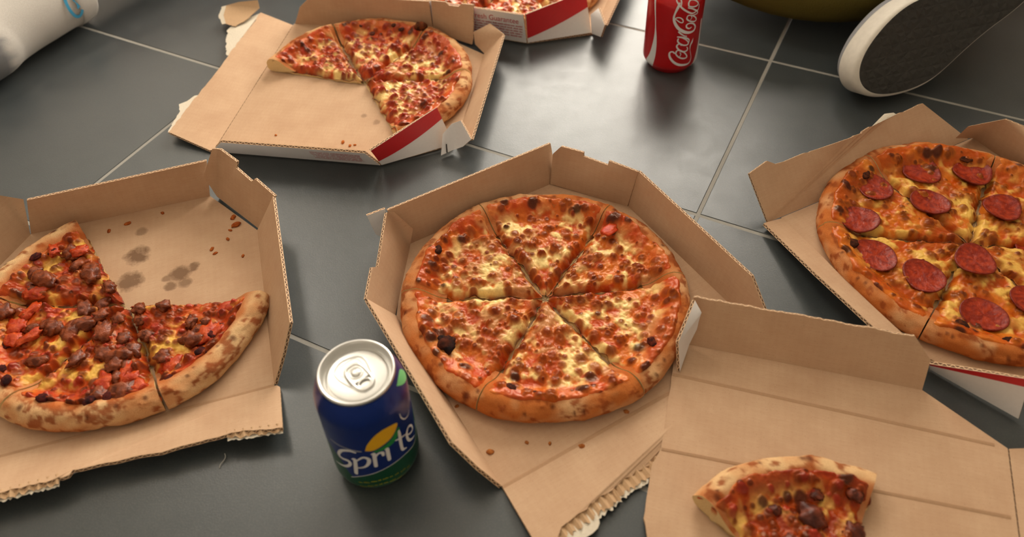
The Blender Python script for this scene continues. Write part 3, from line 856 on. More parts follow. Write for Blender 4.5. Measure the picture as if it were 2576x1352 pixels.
        for i in range(12): Fc.append((k0, k0 + 2 + i, k0 + 1 + i))
        if root is None:      # a slice of a pizza: its dough is the part, cheese and toppings hang from it
            root = new_obj(name, Vc, Fc, M['crust'], s.root, smooth=True, col=np.array(Cc))
        else:
            new_obj('crust', Vc, Fc, M['crust'], root, smooth=True, col=np.array(Cc))
        new_obj('cheese', V, F, M['cheese'], root, smooth=True, col=np.clip(col.reshape(-1, 3), 0, 1))
        return root
    def topz(s, px, py):
        x, y, h = s._grid
        i = np.argmin((x - px) ** 2 + (y - py) ** 2)
        return float(h.ravel()[i])

def lump(name, parent, loc, size, seed, c0, c1, mat='meat', sub=3, rough=0.35, rz=None, freq=1.9):
    """an irregular lump: displaced icosphere, coloured by its own noise"""
    bm = bmesh.new()
    bmesh.ops.create_icosphere(bm, subdivisions=sub, radius=1.0)
    V = np.array([v.co[:] for v in bm.verts]); F = [tuple(v.index for v in f.verts) for f in bm.faces]
    bm.free()
    rng = random.Random(seed)
    n = fbm(V[:, 0] * freq + seed * 1.7, V[:, 1] * freq + V[:, 2] * 1.3, 1.0, seed, 3) - 0.5
    m = fbm(V[:, 0] * 3 + seed, V[:, 2] * 3 + V[:, 1] * 2, 1.3, seed + 9, 3)
    n2_ = fbm(V[:, 0] * freq * 2.6 + seed * 0.7, V[:, 1] * freq * 2.6 + V[:, 2] * 2.9, 1.0, seed + 4, 2) - 0.5
    V = V * (1 + rough * 2 * n + rough * 0.9 * n2_)[:, None] * np.array(size)
    a = rng.uniform(0, 6.28) if rz is None else rz
    R2 = np.array([[math.cos(a), -math.sin(a), 0], [math.sin(a), math.cos(a), 0], [0, 0, 1]])
    V = V @ R2.T + np.array(loc)
    col = lerp(np.broadcast_to(c0, V.shape), np.broadcast_to(c1, V.shape), sstep(0.3, 0.7, m))
    return new_obj(name, V, F, M[mat], parent, smooth=True, col=col)

def pepperoni(parent, x, y, z, r, seed, tilt=(0, 0)):
    """a thin cupped slice of sausage with a crisped rim"""
    rng = random.Random(seed)
    nr_, na_ = 12, 40
    V, F, C = [], [], []
    prof = [(0, 0.0006), (0.2, 0.0006), (0.4, 0.0006), (0.58, 0.0007), (0.74, 0.0010), (0.87, 0.0016), (0.96, 0.0022), (1.0, 0.0020), (1.01, 0.0012), (0.98, 0.0004), (0.9, -0.0004), (0.6, -0.0008)]
    for i, (q, h) in enumerate(prof):
        for j in range(na_):
            g = 2 * math.pi * j / na_
            w = 1 + 0.05 * math.sin(2 * g + seed) + 0.04 * math.sin(3 * g + seed * 2.1)
            xx, yy = x + q * r * w * math.cos(g), y + q * r * w * math.sin(g)
            V.append((xx, yy, z + h + 0.0010 * math.sin(g * 2 + seed) * q * q + tilt[0] * (xx - x) + tilt[1] * (yy - y)))
    V = np.array(V)
    V[:, 2] += 0.0016 * (fbm(V[:, 0], V[:, 1], 150, seed + 5, 3) - 0.5)
    for i in range(nr_ - 1):
        for j in range(na_): F.append((i * na_ + j, (i + 1) * na_ + j, (i + 1) * na_ + (j + 1) % na_, i * na_ + (j + 1) % na_))
    n = fbm(V[:, 0], V[:, 1], 420, seed, 3)
    q = np.repeat([p[0] for p in prof], na_)
    col = lerp(np.broadcast_to(cc(172, 58, 26), V.shape), np.broadcast_to(cc(134, 36, 16), V.shape), sstep(0.35, 0.65, n))
    col = lerp(col, np.broadcast_to(cc(112, 34, 20), V.shape), 0.75 * sstep(0.8, 1.0, q))
    return new_obj('pepperoni', V, F, M['meat'], parent, smooth=True, col=col)

# --- the whole cheese pizza in the middle: six slices
pc = Pizza(0.0270, 0.4805, 0.1290, Z + 0.0004, 'plain', 11, 0.22)
tag(pc.root, 'whole cheese pizza cut in six with one big charred bubble, centre box', 'pizza', 'pizzas in the boxes')
cuts = [-55, 6, 56.5, 118.5, 178, 242]
for i in range(6):
    sl = pc.slice(cuts[i], cuts[i + 1] if i < 5 else 305, 0.0011, crustw=-0.003)
    if i == 4:
        g = rad(213); q = 0.1035
        lump('charred_bubble', sl, (q * math.cos(g), q * math.sin(g), 0.0170), (0.0095, 0.0072, 0.0042), 71, cc(30, 24, 24), cc(84, 42, 28), mat='crust', rough=0.6)
        lump('charred_bubble', sl, (0.118 * math.cos(rad(196)), 0.118 * math.sin(rad(196)), 0.0160), (0.0045, 0.0045, 0.0024), 72, cc(70, 32, 24), cc(110, 50, 30), mat='crust', rough=0.2)
    if i == 3:
        g = rad(152)
        lump('charred_bubble', sl, (0.112 * math.cos(g), 0.112 * math.sin(g), 0.0175), (0.0060, 0.0040, 0.0026), 73, cc(46, 32, 28), cc(84, 46, 34), mat='crust', rough=0.25)
    if i == 5:
        for q, g, k, w in ((0.108, 252, 74, 0.0052), (0.110, 262, 75, 0.004), (0.112, 296, 76, 0.003)):
            lump('charred_bubble', sl, (q * math.cos(rad(g)), q * math.sin(rad(g)), 0.0165), (w, w * 0.8, w * 0.4), k, cc(50, 34, 34), cc(96, 48, 34), mat='crust', rough=0.25)
    if i == 0:
        lump('charred_bubble', sl, (0.107 * math.cos(rad(-36)), 0.107 * math.sin(rad(-36)), 0.0175), (0.0060, 0.0035, 0.0025), 77, cc(40, 26, 26), cc(110, 48, 34), mat='crust', rough=0.25)
    if i == 1:
        lump('tomato_chunk', sl, (0.098 * math.cos(rad(48)), 0.098 * math.sin(rad(48)), 0.0158), (0.0095, 0.0060, 0.0015), 79, cc(222, 86, 36), cc(196, 58, 26), rough=0.45)

# --- upper left: four slices left
pt = Pizza(-0.1744, 0.8260, 0.1300, Z + 0.0004, 'bacon', 23, 0.5)
tag(pt.root, 'pizza with bacon bits in the upper left box, four slices left', 'pizza', 'pizzas in the boxes')
for (g0, g1, sh) in ((114.5, 163, .0025), (54, 114, .0012), (0, 53.5, .0012), (-66, -0.5, .0020)):
    sl = pt.slice(g0, g1, sh, nr=100, na=95, crustw=-0.004)
    if g0 == 54:
        lump('charred_bubble', sl, (0.119 * math.cos(rad(57)), 0.119 * math.sin(rad(57)), 0.0180), (0.008, 0.007, 0.0060), 81, cc(40, 28, 22), cc(120, 62, 30), mat='crust', rough=0.25)
        for q, g, k in ((.105, 68, 82), (.112, 75, 83), (.112, 97, 84), (.090, 88, 85)):
            lump('charred_bubble', sl, (q * math.cos(rad(g)), q * math.sin(rad(g)), 0.0165), (0.0045, 0.0035, 0.0018), k, cc(52, 36, 34), cc(100, 50, 34), mat='crust', rough=0.25)
    if g0 == 1:
        for q, g, w, k in ((.109, 23, .0085, 86), (.102, 40, .0055, 87), (.113, 5, .006, 88)):
            lump('charred_bubble', sl, (q * math.cos(rad(g)), q * math.sin(rad(g)), 0.0165), (w, w * 0.8, 0.0028), k, cc(66, 36, 26), cc(120, 62, 36), mat='crust', rough=0.25)

# --- left: four slices with sausage
pl = Pizza(-0.3570, 0.4900, 0.1310, Z + 0.0004, 'sausage', 37, 0.75)
tag(pl.root, 'sausage pizza at the left edge, four slices left', 'pizza', 'pizzas in the boxes')
srng = random.Random(5)
for (g0, g1, sh, ns) in ((127, 178.5, .0030, 8), (179, 240, .0010, 11), (240.5, 301, .0010, 12), (301.5, 360, .0016, 9)):
    sl = pl.slice(g0, g1, sh, crustw=-0.011)
    for k in range(ns):
        q = 0.131 * math.sqrt(srng.uniform(0.02, 0.66)); g = rad(srng.uniform(g0 + 6, g1 - 6))
        px, py = q * math.cos(g), q * math.sin(g)
        w = srng.uniform(0.0045, 0.0088)
        lump('sausage_chunk', sl, (px, py, pl.topz(px, py) + w * 0.08), (w * srng.uniform(1, 1.5), w, w * 0.6), 100 + int(g0) + k, cc(150, 74, 38), cc(92, 40, 20), rough=0.55, freq=2.3)
    for k in range(4):
        q = srng.uniform(0.080, 0.108); g = rad(srng.uniform(g0 + 5, g1 - 5))
        lump('tomato_chunk', sl, (q * math.cos(g), q * math.sin(g), pl.topz(q * math.cos(g), q * math.sin(g)) + 0.0008), (srng.uniform(.007, .012), srng.uniform(.005, .008), 0.0026), 160 + int(g0) + k, cc(202, 82, 32), cc(176, 50, 18), rough=0.6, freq=2.4)
    for k in range(3):
        q = srng.uniform(0.098, 0.116); g = rad(srng.uniform(g0 + 5, g1 - 5))
        lump('charred_bubble', sl, (q * math.cos(g), q * math.sin(g), pl.topz(q * math.cos(g), q * math.sin(g)) + 0.0005), (0.0055, 0.0042, 0.0024), 190 + int(g0) + k, cc(48, 28, 30), cc(96, 40, 34), mat='crust', rough=0.25)

# --- right: pepperoni
pr_ = Pizza(0.4330, 0.5270, 0.1380, Z + 0.0004, 'pepper', 53, 0.15)
tag(pr_.root, 'whole pepperoni pizza in the shaded box at the right edge', 'pizza', 'pizzas in the boxes')
rcuts = [-68, -8, 58, 118, 170, 230, 292]
pep = [(-0.066, 0.075), (-0.010, 0.098), (0.040, 0.092), (-0.098, 0.030), (-0.020, 0.052), (-0.097, -0.015), (-0.062, -0.043), (-0.012, -0.030), (0.045, 0.038), (0.060, -0.010), (-0.028, -0.088), (0.020, -0.078), (0.075, -0.060), (0.095, 0.030)]
for i in range(6):
    g0, g1 = rcuts[i], rcuts[i + 1]
    sl = pr_.slice(g0, g1, 0.0012, nr=110, na=105, crustw=-0.002)
    for k, (px, py) in enumerate(pep):
        g = math.degrees(math.atan2(py, px))
        while g < g0: g += 360
        if g < g1:
            pepperoni(sl, px, py, pr_.topz(px, py) + 0.0021, 0.0180 + 0.0016 * ((k * 7) % 4) / 3, 300 + k)
    for k in range(3):
        q = 0.138 * (0.84 + 0.05 * k); g = rad(g0 + (g1 - g0) * (0.2 + 0.27 * k))
        lump('charred_bubble', sl, (q * math.cos(g), q * math.sin(g), 0.0155), (0.0070, 0.0052, 0.0018), 330 + 3 * i + k, cc(46, 28, 22), cc(96, 48, 26), mat='crust', rough=0.25)

# --- top edge
pu = Pizza(0.0140, 1.0600, 0.1260, Z + 0.0004, 'bacon', 67, 0.6)
tag(pu.root, 'pizza cut off by the top edge of the picture', 'pizza', 'pizzas in the boxes')
for k in range(6): pu.slice(-62 + 60 * k, -2 + 60 * k, 0.003, nr=70, na=66)

# --- the single slice in the front right box
ps = Pizza(0.2010, 0.1930, 0.1180, ZF + 0.0004, 'single', 83, 0.75)
ps.root.name = 'pizza_slice'
tag(ps.root, 'single leftover slice on the flattened box in the right foreground', 'pizza slice')
ps.slice(59.5, 130.5, 0.0, root=ps.root, nr=140, na=150, crustw=-0.006)
for k, (px, py, w) in enumerate(((0.0035, 0.072, 0.0095), (0.030, 0.060, 0.0070), (-0.016, 0.050, 0.0085), (0.026, 0.044, 0.0085), (0.012, 0.086, 0.0045), (-0.020, 0.078, 0.0045), (0.038, 0.084, 0.0055), (0.004, 0.040, 0.007))):
    lump('sausage_chunk', ps.root, (px, py, ps.topz(px, py) + w * 0.1), (w * 1.1, w, w * 0.65), 400 + k, cc(120, 56, 34), cc(70, 30, 20), rough=0.45, freq=2.3)

# --- crumbs left where slices have been taken
crng = random.Random(9)
for (u, v, w) in ((0.2440, 0.2060, .0034), (0.2420, 0.2180, .0024), (0.2190, 0.1790, .0018), (0.2220, 0.1720, .0016), (0.2350, 0.1880, .0016), (0.1380, 0.2430, .0022), (0.1200, 0.2380, .0018), (0.1720, 0.2480, .0016), (0.2480, 0.1600, .0014), (0.2380, 0.2000, .0015)):
    p = bl.matrix_basis @ Vector((u, v, Z + w * 0.25))
    o = lump('crumb', None, p, (w * 1.6, w, w * 0.55), int(u * 9000), cc(196, 110, 50), cc(150, 72, 34), mat='crust', sub=2)
    tag(o, 'tiny brown crumb on the bare floor of the left box', 'crumb', 'crumbs in the left box')
for (u, v, w) in ((0.0060, 0.0300, .0022), (0.0030, 0.0800, .0014), (0.0350, 0.0220, .0014), (0.0700, -0.0030, .0018), (0.0500, 0.0120, .0012), (0.1180, 0.0040, .0018)):
    p = bc.matrix_basis @ Vector((u, v, Z + w * 0.25))
    o = lump('crumb', None, p, (w * 1.5, w, w * 0.6), int(u * 9000) + 7, cc(190, 120, 60), cc(150, 84, 40), mat='crust', sub=2)
    tag(o, 'tiny brown crumb near the front fold of the centre box', 'crumb', 'crumbs in the centre box')
for (u, v, w) in ((0.235, 0.140, .0020), (0.240, 0.150, .0016), (0.238, 0.155, .0013), (0.232, 0.060, .0013)):
    p = bt.matrix_basis @ Vector((u, v, Z + w * 0.25))
    o = lump('crumb', None, p, (w * 1.5, w, w * 0.6), int(u * 9000) + 11, cc(206, 120, 50), cc(170, 90, 40), mat='crust', sub=2)
    tag(o, 'tiny crumb on the empty side of the upper left box', 'crumb', 'crumbs in the upper left box')

# ------------------------------------------------------------------ drink cans
# prints on the cans: centre lines as (angle round the can, height, half width) in radians and metres, outlines as (angle, height)
SPR_S= {'S': [(-1.721, 0.0631, 0.00083), (-1.857, 0.0643, 0.00124), (-2.057, 0.0607, 0.00135), (-2.188, 0.0518, 0.00135), (-2.115, 0.0485, 0.00145), (-1.943, 0.0485, 0.00145), (-1.947, 0.0431, 0.00135), (-2.112, 0.0373, 0.00124), (-2.404, 0.0337, 0.00052)], 'p1': [(-1.839, 0.0529, 0.00062), (-1.781, 0.053, 0.00135), (-1.806, 0.0432, 0.00155), (-1.847, 0.0324, 0.00145)], 'p2': [(-1.757, 0.0511, 0.00062), (-1.586, 0.0565, 0.00104), (-1.477, 0.0539, 0.00135), (-1.496, 0.0482, 0.00145), (-1.598, 0.0434, 0.00104), (-1.755, 0.0412, 0.00062)], 'r1': [(-1.39, 0.0596, 0.00052), (-1.337, 0.0593, 0.00135), (-1.347, 0.0518, 0.00145), (-1.361, 0.0425, 0.00135)], 'r2': [(-1.339, 0.0537, 0.00052), (-1.246, 0.0582, 0.00093), (-1.16, 0.0576, 0.00124), (-1.149, 0.0538, 0.00104)], 'i1': [(-1.083, 0.0598, 0.00052), (-1.04, 0.0593, 0.00135), (-1.043, 0.0528, 0.00145), (-1.044, 0.0445, 0.00135)], 't1': [(-0.682, 0.0701, 0.00083), (-0.682, 0.0641, 0.00135), (-0.696, 0.0526, 0.00145), (-0.68, 0.0446, 0.00124), (-0.579, 0.0418, 0.00052)], 't2': [(-0.811, 0.0626, 0.00052), (-0.7, 0.0605, 0.00083), (-0.524, 0.0576, 0.00062)], 'e1': [(-0.498, 0.0553, 0.00052), (-0.346, 0.0504, 0.00083), (-0.203, 0.0488, 0.00093), (-0.242, 0.0554, 0.00093), (-0.376, 0.0601, 0.00114), (-0.474, 0.0561, 0.00135), (-0.465, 0.0479, 0.00124), (-0.363, 0.0424, 0.00104), (-0.182, 0.0383, 0.00041)], 'line_top': [(-2.315, 0.0683, 0.00031), (-2.111, 0.0676, 0.00031), (-1.862, 0.0667, 0.00031), (-1.58, 0.0647, 0.00031)], 'line_bot': [(-2.005, 0.024, 0.00031), (-1.746, 0.0292, 0.00031), (-1.433, 0.0332, 0.00031), (-1.086, 0.0362, 0.00031), (-0.685, 0.0364, 0.00031), (-0.257, 0.032, 0.00031), (0.001, 0.0365, 0.00031), (0.031, 0.0472, 0.00031)], 'curl': [(-0.555, 0.0865, 0.00031), (-0.536, 0.0808, 0.00052), (-0.431, 0.0742, 0.00052), (-0.274, 0.0716, 0.00041), (-0.199, 0.0744, 0.00021)]}
SPR_P= {'lemon': [(-1.5, 0.0651), (-1.418, 0.073), (-1.225, 0.0816), (-0.98, 0.0846), (-0.677, 0.0805), (-0.754, 0.0742), (-0.904, 0.0693), (-1.13, 0.0661), (-1.333, 0.0639)], 'leaf': [(-1.339, 0.0625), (-1.121, 0.0643), (-0.892, 0.0678), (-0.733, 0.0733), (-0.635, 0.0728), (-0.719, 0.0657), (-0.904, 0.0612), (-1.121, 0.0603), (-1.285, 0.0604)], 'pale': [(-0.318, 0.1466), (-0.127, 0.1338), (0.162, 0.1109), (0.112, 0.1065), (-0.175, 0.1225), (-0.338, 0.1342)]}
CK_S= {'C1': [(-1.642, 0.0344, 0.0009), (-1.706, 0.0362, 0.0009), (-1.785, 0.0357, 0.0009), (-1.818, 0.0329, 0.00105), (-1.771, 0.0275, 0.00135), (-1.623, 0.0215, 0.0015), (-1.431, 0.0175, 0.00165), (-1.22, 0.0158, 0.0015), (-1.033, 0.0157, 0.00105), (-0.942, 0.0189, 0.0006), (-0.928, 0.0238, 0.00037), (-0.992, 0.0311, 0.0003), (-1.04, 0.0363, 0.0003), (-1.045, 0.0418, 0.0009), (-0.993, 0.0457, 0.0012), (-0.954, 0.0505, 0.00022)], 'o1': [(-1.579, 0.0364, 0.00075), (-1.585, 0.0332, 0.00082), (-1.483, 0.0289, 0.0009), (-1.325, 0.0259, 0.00097), (-1.178, 0.0255, 0.0009), (-1.147, 0.0279, 0.00075), (-1.249, 0.033, 0.00075), (-1.417, 0.0375, 0.00082), (-1.539, 0.0381, 0.00082), (-1.591, 0.0364, 0.00075)], 'o1b': [(-1.425, 0.0295, 0.00045), (-1.4, 0.0326, 0.00045), (-1.443, 0.0347, 0.00045)], 'c1': [(-1.428, 0.045, 0.00075), (-1.487, 0.047, 0.00075), (-1.566, 0.0463, 0.0009), (-1.586, 0.0432, 0.00097), (-1.494, 0.0389, 0.00105), (-1.337, 0.0356, 0.00105), (-1.194, 0.0357, 0.0009), (-1.157, 0.0385, 0.00067), (-1.204, 0.0412, 0.00037)], 'a1': [(-1.571, 0.0543, 0.00082), (-1.575, 0.0508, 0.0009), (-1.475, 0.047, 0.00097), (-1.32, 0.0444, 0.00097), (-1.189, 0.0443, 0.00082), (-1.161, 0.0471, 0.00067), (-1.272, 0.0517, 0.00067), (-1.422, 0.0552, 0.00075), (-1.543, 0.0565, 0.00075)], 'a1b': [(-1.603, 0.057, 0.00075), (-1.449, 0.0562, 0.00097), (-1.268, 0.0539, 0.00097), (-1.15, 0.0509, 0.00075), (-1.134, 0.0473, 0.00045)], 'hy': [(-1.579, 0.0636, 0.00105), (-1.502, 0.0611, 0.0009), (-1.41, 0.0587, 0.00067)], 'C2': [(-1.264, 0.056, 0.00037), (-1.356, 0.0571, 0.00037), (-1.423, 0.0588, 0.00037), (-1.268, 0.0569, 0.0003)], 'C2m': [(-1.673, 0.1007, 0.00105), (-1.721, 0.0956, 0.0015), (-1.79, 0.0883, 0.00105), (-1.815, 0.0823, 0.0012), (-1.763, 0.076, 0.00165), (-1.62, 0.0689, 0.00187), (-1.404, 0.0635, 0.00195), (-1.18, 0.0609, 0.00165), (-0.99, 0.0616, 0.00127), (-0.941, 0.0663, 0.00105), (-1.052, 0.0715, 0.0009), (-1.221, 0.0736, 0.00082), (-1.329, 0.0722, 0.0009), (-1.315, 0.0687, 0.0009), (-1.204, 0.0665, 0.00082), (-1.127, 0.0675, 0.00067)], 'C2loop': [(-1.777, 0.0803, 0.0006), (-1.711, 0.0826, 0.00067), (-1.599, 0.0826, 0.00067), (-1.499, 0.0799, 0.00067), (-1.487, 0.0764, 0.00067), (-1.579, 0.0766, 0.00067), (-1.689, 0.0792, 0.0006), (-1.773, 0.0812, 0.00052)], 'o2': [(-1.348, 0.0835, 0.00075), (-1.347, 0.0801, 0.0009), (-1.221, 0.0766, 0.0009), (-1.03, 0.0743, 0.0009), (-0.945, 0.0758, 0.00075), (-1.015, 0.0801, 0.00075), (-1.172, 0.0836, 0.00075), (-1.304, 0.0847, 0.00075), (-1.348, 0.0835, 0.00075)], 'o2b': [(-1.203, 0.0786, 0.00045), (-1.16, 0.0808, 0.00045), (-1.195, 0.0828, 0.00045)], 'l2': [(-1.174, 0.0839, 0.00045), (-1.046, 0.0835, 0.0006), (-0.926, 0.0842, 0.00067), (-0.976, 0.0873, 0.0006), (-1.171, 0.0864, 0.00097), (-1.413, 0.091, 0.00112), (-1.614, 0.0965, 0.00105), (-1.74, 0.101, 0.0009), (-1.793, 0.1038, 0.00082), (-1.76, 0.1072, 0.00082), (-1.658, 0.1061, 0.0009), (-1.609, 0.1015, 0.00082), (-1.617, 0.0974, 0.0006)], 'a2': [(-1.341, 0.0969, 0.0009), (-1.344, 0.1007, 0.0009), (-1.258, 0.1034, 0.00082), (-1.094, 0.102, 0.00075), (-0.955, 0.098, 0.00075), (-0.986, 0.095, 0.00082), (-1.155, 0.0947, 0.0009), (-1.314, 0.0963, 0.0009)], 'a2b': [(-1.357, 0.0949, 0.0006), (-1.171, 0.0923, 0.0009), (-0.98, 0.0882, 0.0009), (-0.909, 0.0899, 0.0006), (-0.892, 0.0955, 0.00037)]}
CK_P= {'wave': [(-2.689, 0.1011), (-2.609, 0.1024), (-2.515, 0.0818), (-2.446, 0.0655), (-2.374, 0.0524), (-2.331, 0.0386), (-2.348, 0.0218), (-2.457, 0.0079), (-2.675, 0.0082), (-2.859, 0.0083), (-2.624, 0.0238), (-2.506, 0.0423), (-2.476, 0.058), (-2.519, 0.0732), (-2.613, 0.0888)]}
CAN_R = 0.033
CAN_PROF = [(0.0215, 0.0035), (0.0232, 0.0006), (0.0243, 0.0), (0.0256, 0.0008), (0.0272, 0.0030), (0.0302, 0.0070), (0.0322, 0.0105), (0.0330, 0.0150), (0.0330, 0.0300), (0.0330, 0.0600), (0.0330, 0.0880), (0.0329, 0.0950), (0.0322, 0.0990), (0.0305, 0.1040), (0.0286, 0.1085), (0.0274, 0.1110), (0.0270, 0.1122)]
PZ = np.array([p[1] for p in CAN_PROF]); PR = np.array([p[0] for p in CAN_PROF])
CANS = catmull(np.array(CAN_PROF), 4)
def can_r(z):
    i = np.argmin(CANS[:, 1])
    return np.interp(z, CANS[i:, 1], CANS[i:, 0])
def lathe(prof, n, mat, name, parent, mi=None, smooth=True):
    V, F = [], []
    for (r, z) in prof:
        for j in range(n):
            a = 2 * math.pi * j / n
            V.append((r * math.cos(a), r * math.sin(a), z))
    for i in range(len(prof) - 1):
        for j in range(n): F.append((i * n + j, i * n + (j + 1) % n, (i + 1) * n + (j + 1) % n, (i + 1) * n + j))
    return new_obj(name, V, F, mat, parent, smooth=smooth)
def ribbon(parent, pts, mat, name='print', off=0.00012):
    p = catmull(np.array(pts, float), 7)
    th, z, w = p[:, 0], p[:, 1], np.maximum(p[:, 2], 0.0001)
    s = th * CAN_R
    V, F = [], []
    ds, dz = np.gradient(s), np.gradient(z)
    L = np.hypot(ds, dz) + 1e-9
    ns, nz = -dz / L, ds / L
    m = 5
    for i in range(len(s)):
        for q in np.linspace(-1, 1, m):
            ss, zz = s[i] + ns[i] * w[i] * q, z[i] + nz[i] * w[i] * q
            r = can_r(zz) + off; a = ss / CAN_R
            V.append((r * math.cos(a), r * math.sin(a), zz))
    for i in range(len(s) - 1):
        for j in range(m - 1): F.append((i * m + j, i * m + j + 1, (i + 1) * m + j + 1, (i + 1) * m + j))
    k = len(V)
    for e, sg in ((0, -1), (len(s) - 1, 1)):      # round ends
        c = len(V)
        r = can_r(z[e]) + off
        V.append((r * math.cos(th[e]), r * math.sin(th[e]), z[e]))
        for g in np.linspace(-math.pi / 2, math.pi / 2, 9):
            ss = s[e] + ns[e] * w[e] * math.sin(g) + sg * ds[e] / L[e] * w[e] * math.cos(g)
            zz = z[e] + nz[e] * w[e] * math.sin(g) + sg * dz[e] / L[e] * w[e] * math.cos(g)
            rr_ = can_r(zz) + off
            V.append((rr_ * math.cos(ss / CAN_R), rr_ * math.sin(ss / CAN_R), zz))
        for q in range(8): F.append((c, c + 1 + q, c + 2 + q))
    return new_obj(name, V, F, mat, parent)
def patch(parent, pts, mat, name='print', off=0.0001):
    """a printed patch: outline in (angle, height), filled by a fine grid of triangles wrapped round the can"""
    bm = bmesh.new()
    p = np.array(pts, float)
    q = catmull(np.vstack([p, p[:1]]), 4)[:-1]
    vs = [bm.verts.new((a * CAN_R, z, 0)) for a, z in q]
    f = bm.faces.new(vs)
    bmesh.ops.triangulate(bm, faces=[f])
    for _ in range(3):
        ed = [e for e in bm.edges if e.calc_length() > 0.003]
        if ed: bmesh.ops.subdivide_edges(bm, edges=ed, cuts=1)
        bmesh.ops.triangulate(bm, faces=bm.faces[:])
    V = []
    for i, v in enumerate(bm.verts):
        v.index = i
        r = can_r(v.co.y) + off; a = v.co.x / CAN_R
        V.append((r * math.cos(a), r * math.sin(a), v.co.y))
    F = [tuple(v.index for v in f.verts) for f in bm.faces]
    bm.free()
    return new_obj(name, V, F, mat, parent)
def can_paint(name, c, rough=0.3, metal=0.55):
    n = NT(name)
    f = n.noise(n.coord(), 900, 2)
    n.l(n.mix(f, tuple(x * 0.92 for x in c), c), n.p.inputs['Base Color'])
    n.val('Roughness', rough); n.val('Metallic', metal)
    n.val('Coat Weight', 0.35); n.val('Coat Roughness', 0.12)
    return n.m
M['alu'] = plain('brushed_aluminium', (0.66, 0.65, 0.62), 0.36, 1.0, noise_amt=0.05, scale=700, bump=0.02)
M['blue'] = can_paint('blue_can_paint', s2l(8, 50, 140))
M['green'] = can_paint('green_can_paint', s2l(10, 92, 62))
M['canred'] = can_paint('red_can_paint', s2l(206, 14, 22), 0.3, 0.35)
M['pwhite'] = plain('white_can_print', s2l(226, 224, 224), 0.4, noise_amt=0.03, scale=400)
M['yellow'] = plain('yellow_can_print', s2l(232, 176, 24), 0.4, noise_amt=0.05, scale=400)
M['lime'] = plain('lime_can_print', s2l(116, 200, 130), 0.4, noise_amt=0.05, scale=400)
M['lgreen'] = plain('green_can_print', s2l(30, 130, 62), 0.4, noise_amt=0.05, scale=400)
M['olivep'] = plain('yellow_green_print', s2l(150, 150, 30), 0.5, noise_amt=0.1, scale=400)
M['dark'] = plain('dark_gap', s2l(30, 30, 30), 0.6, noise_amt=0.1, scale=400)

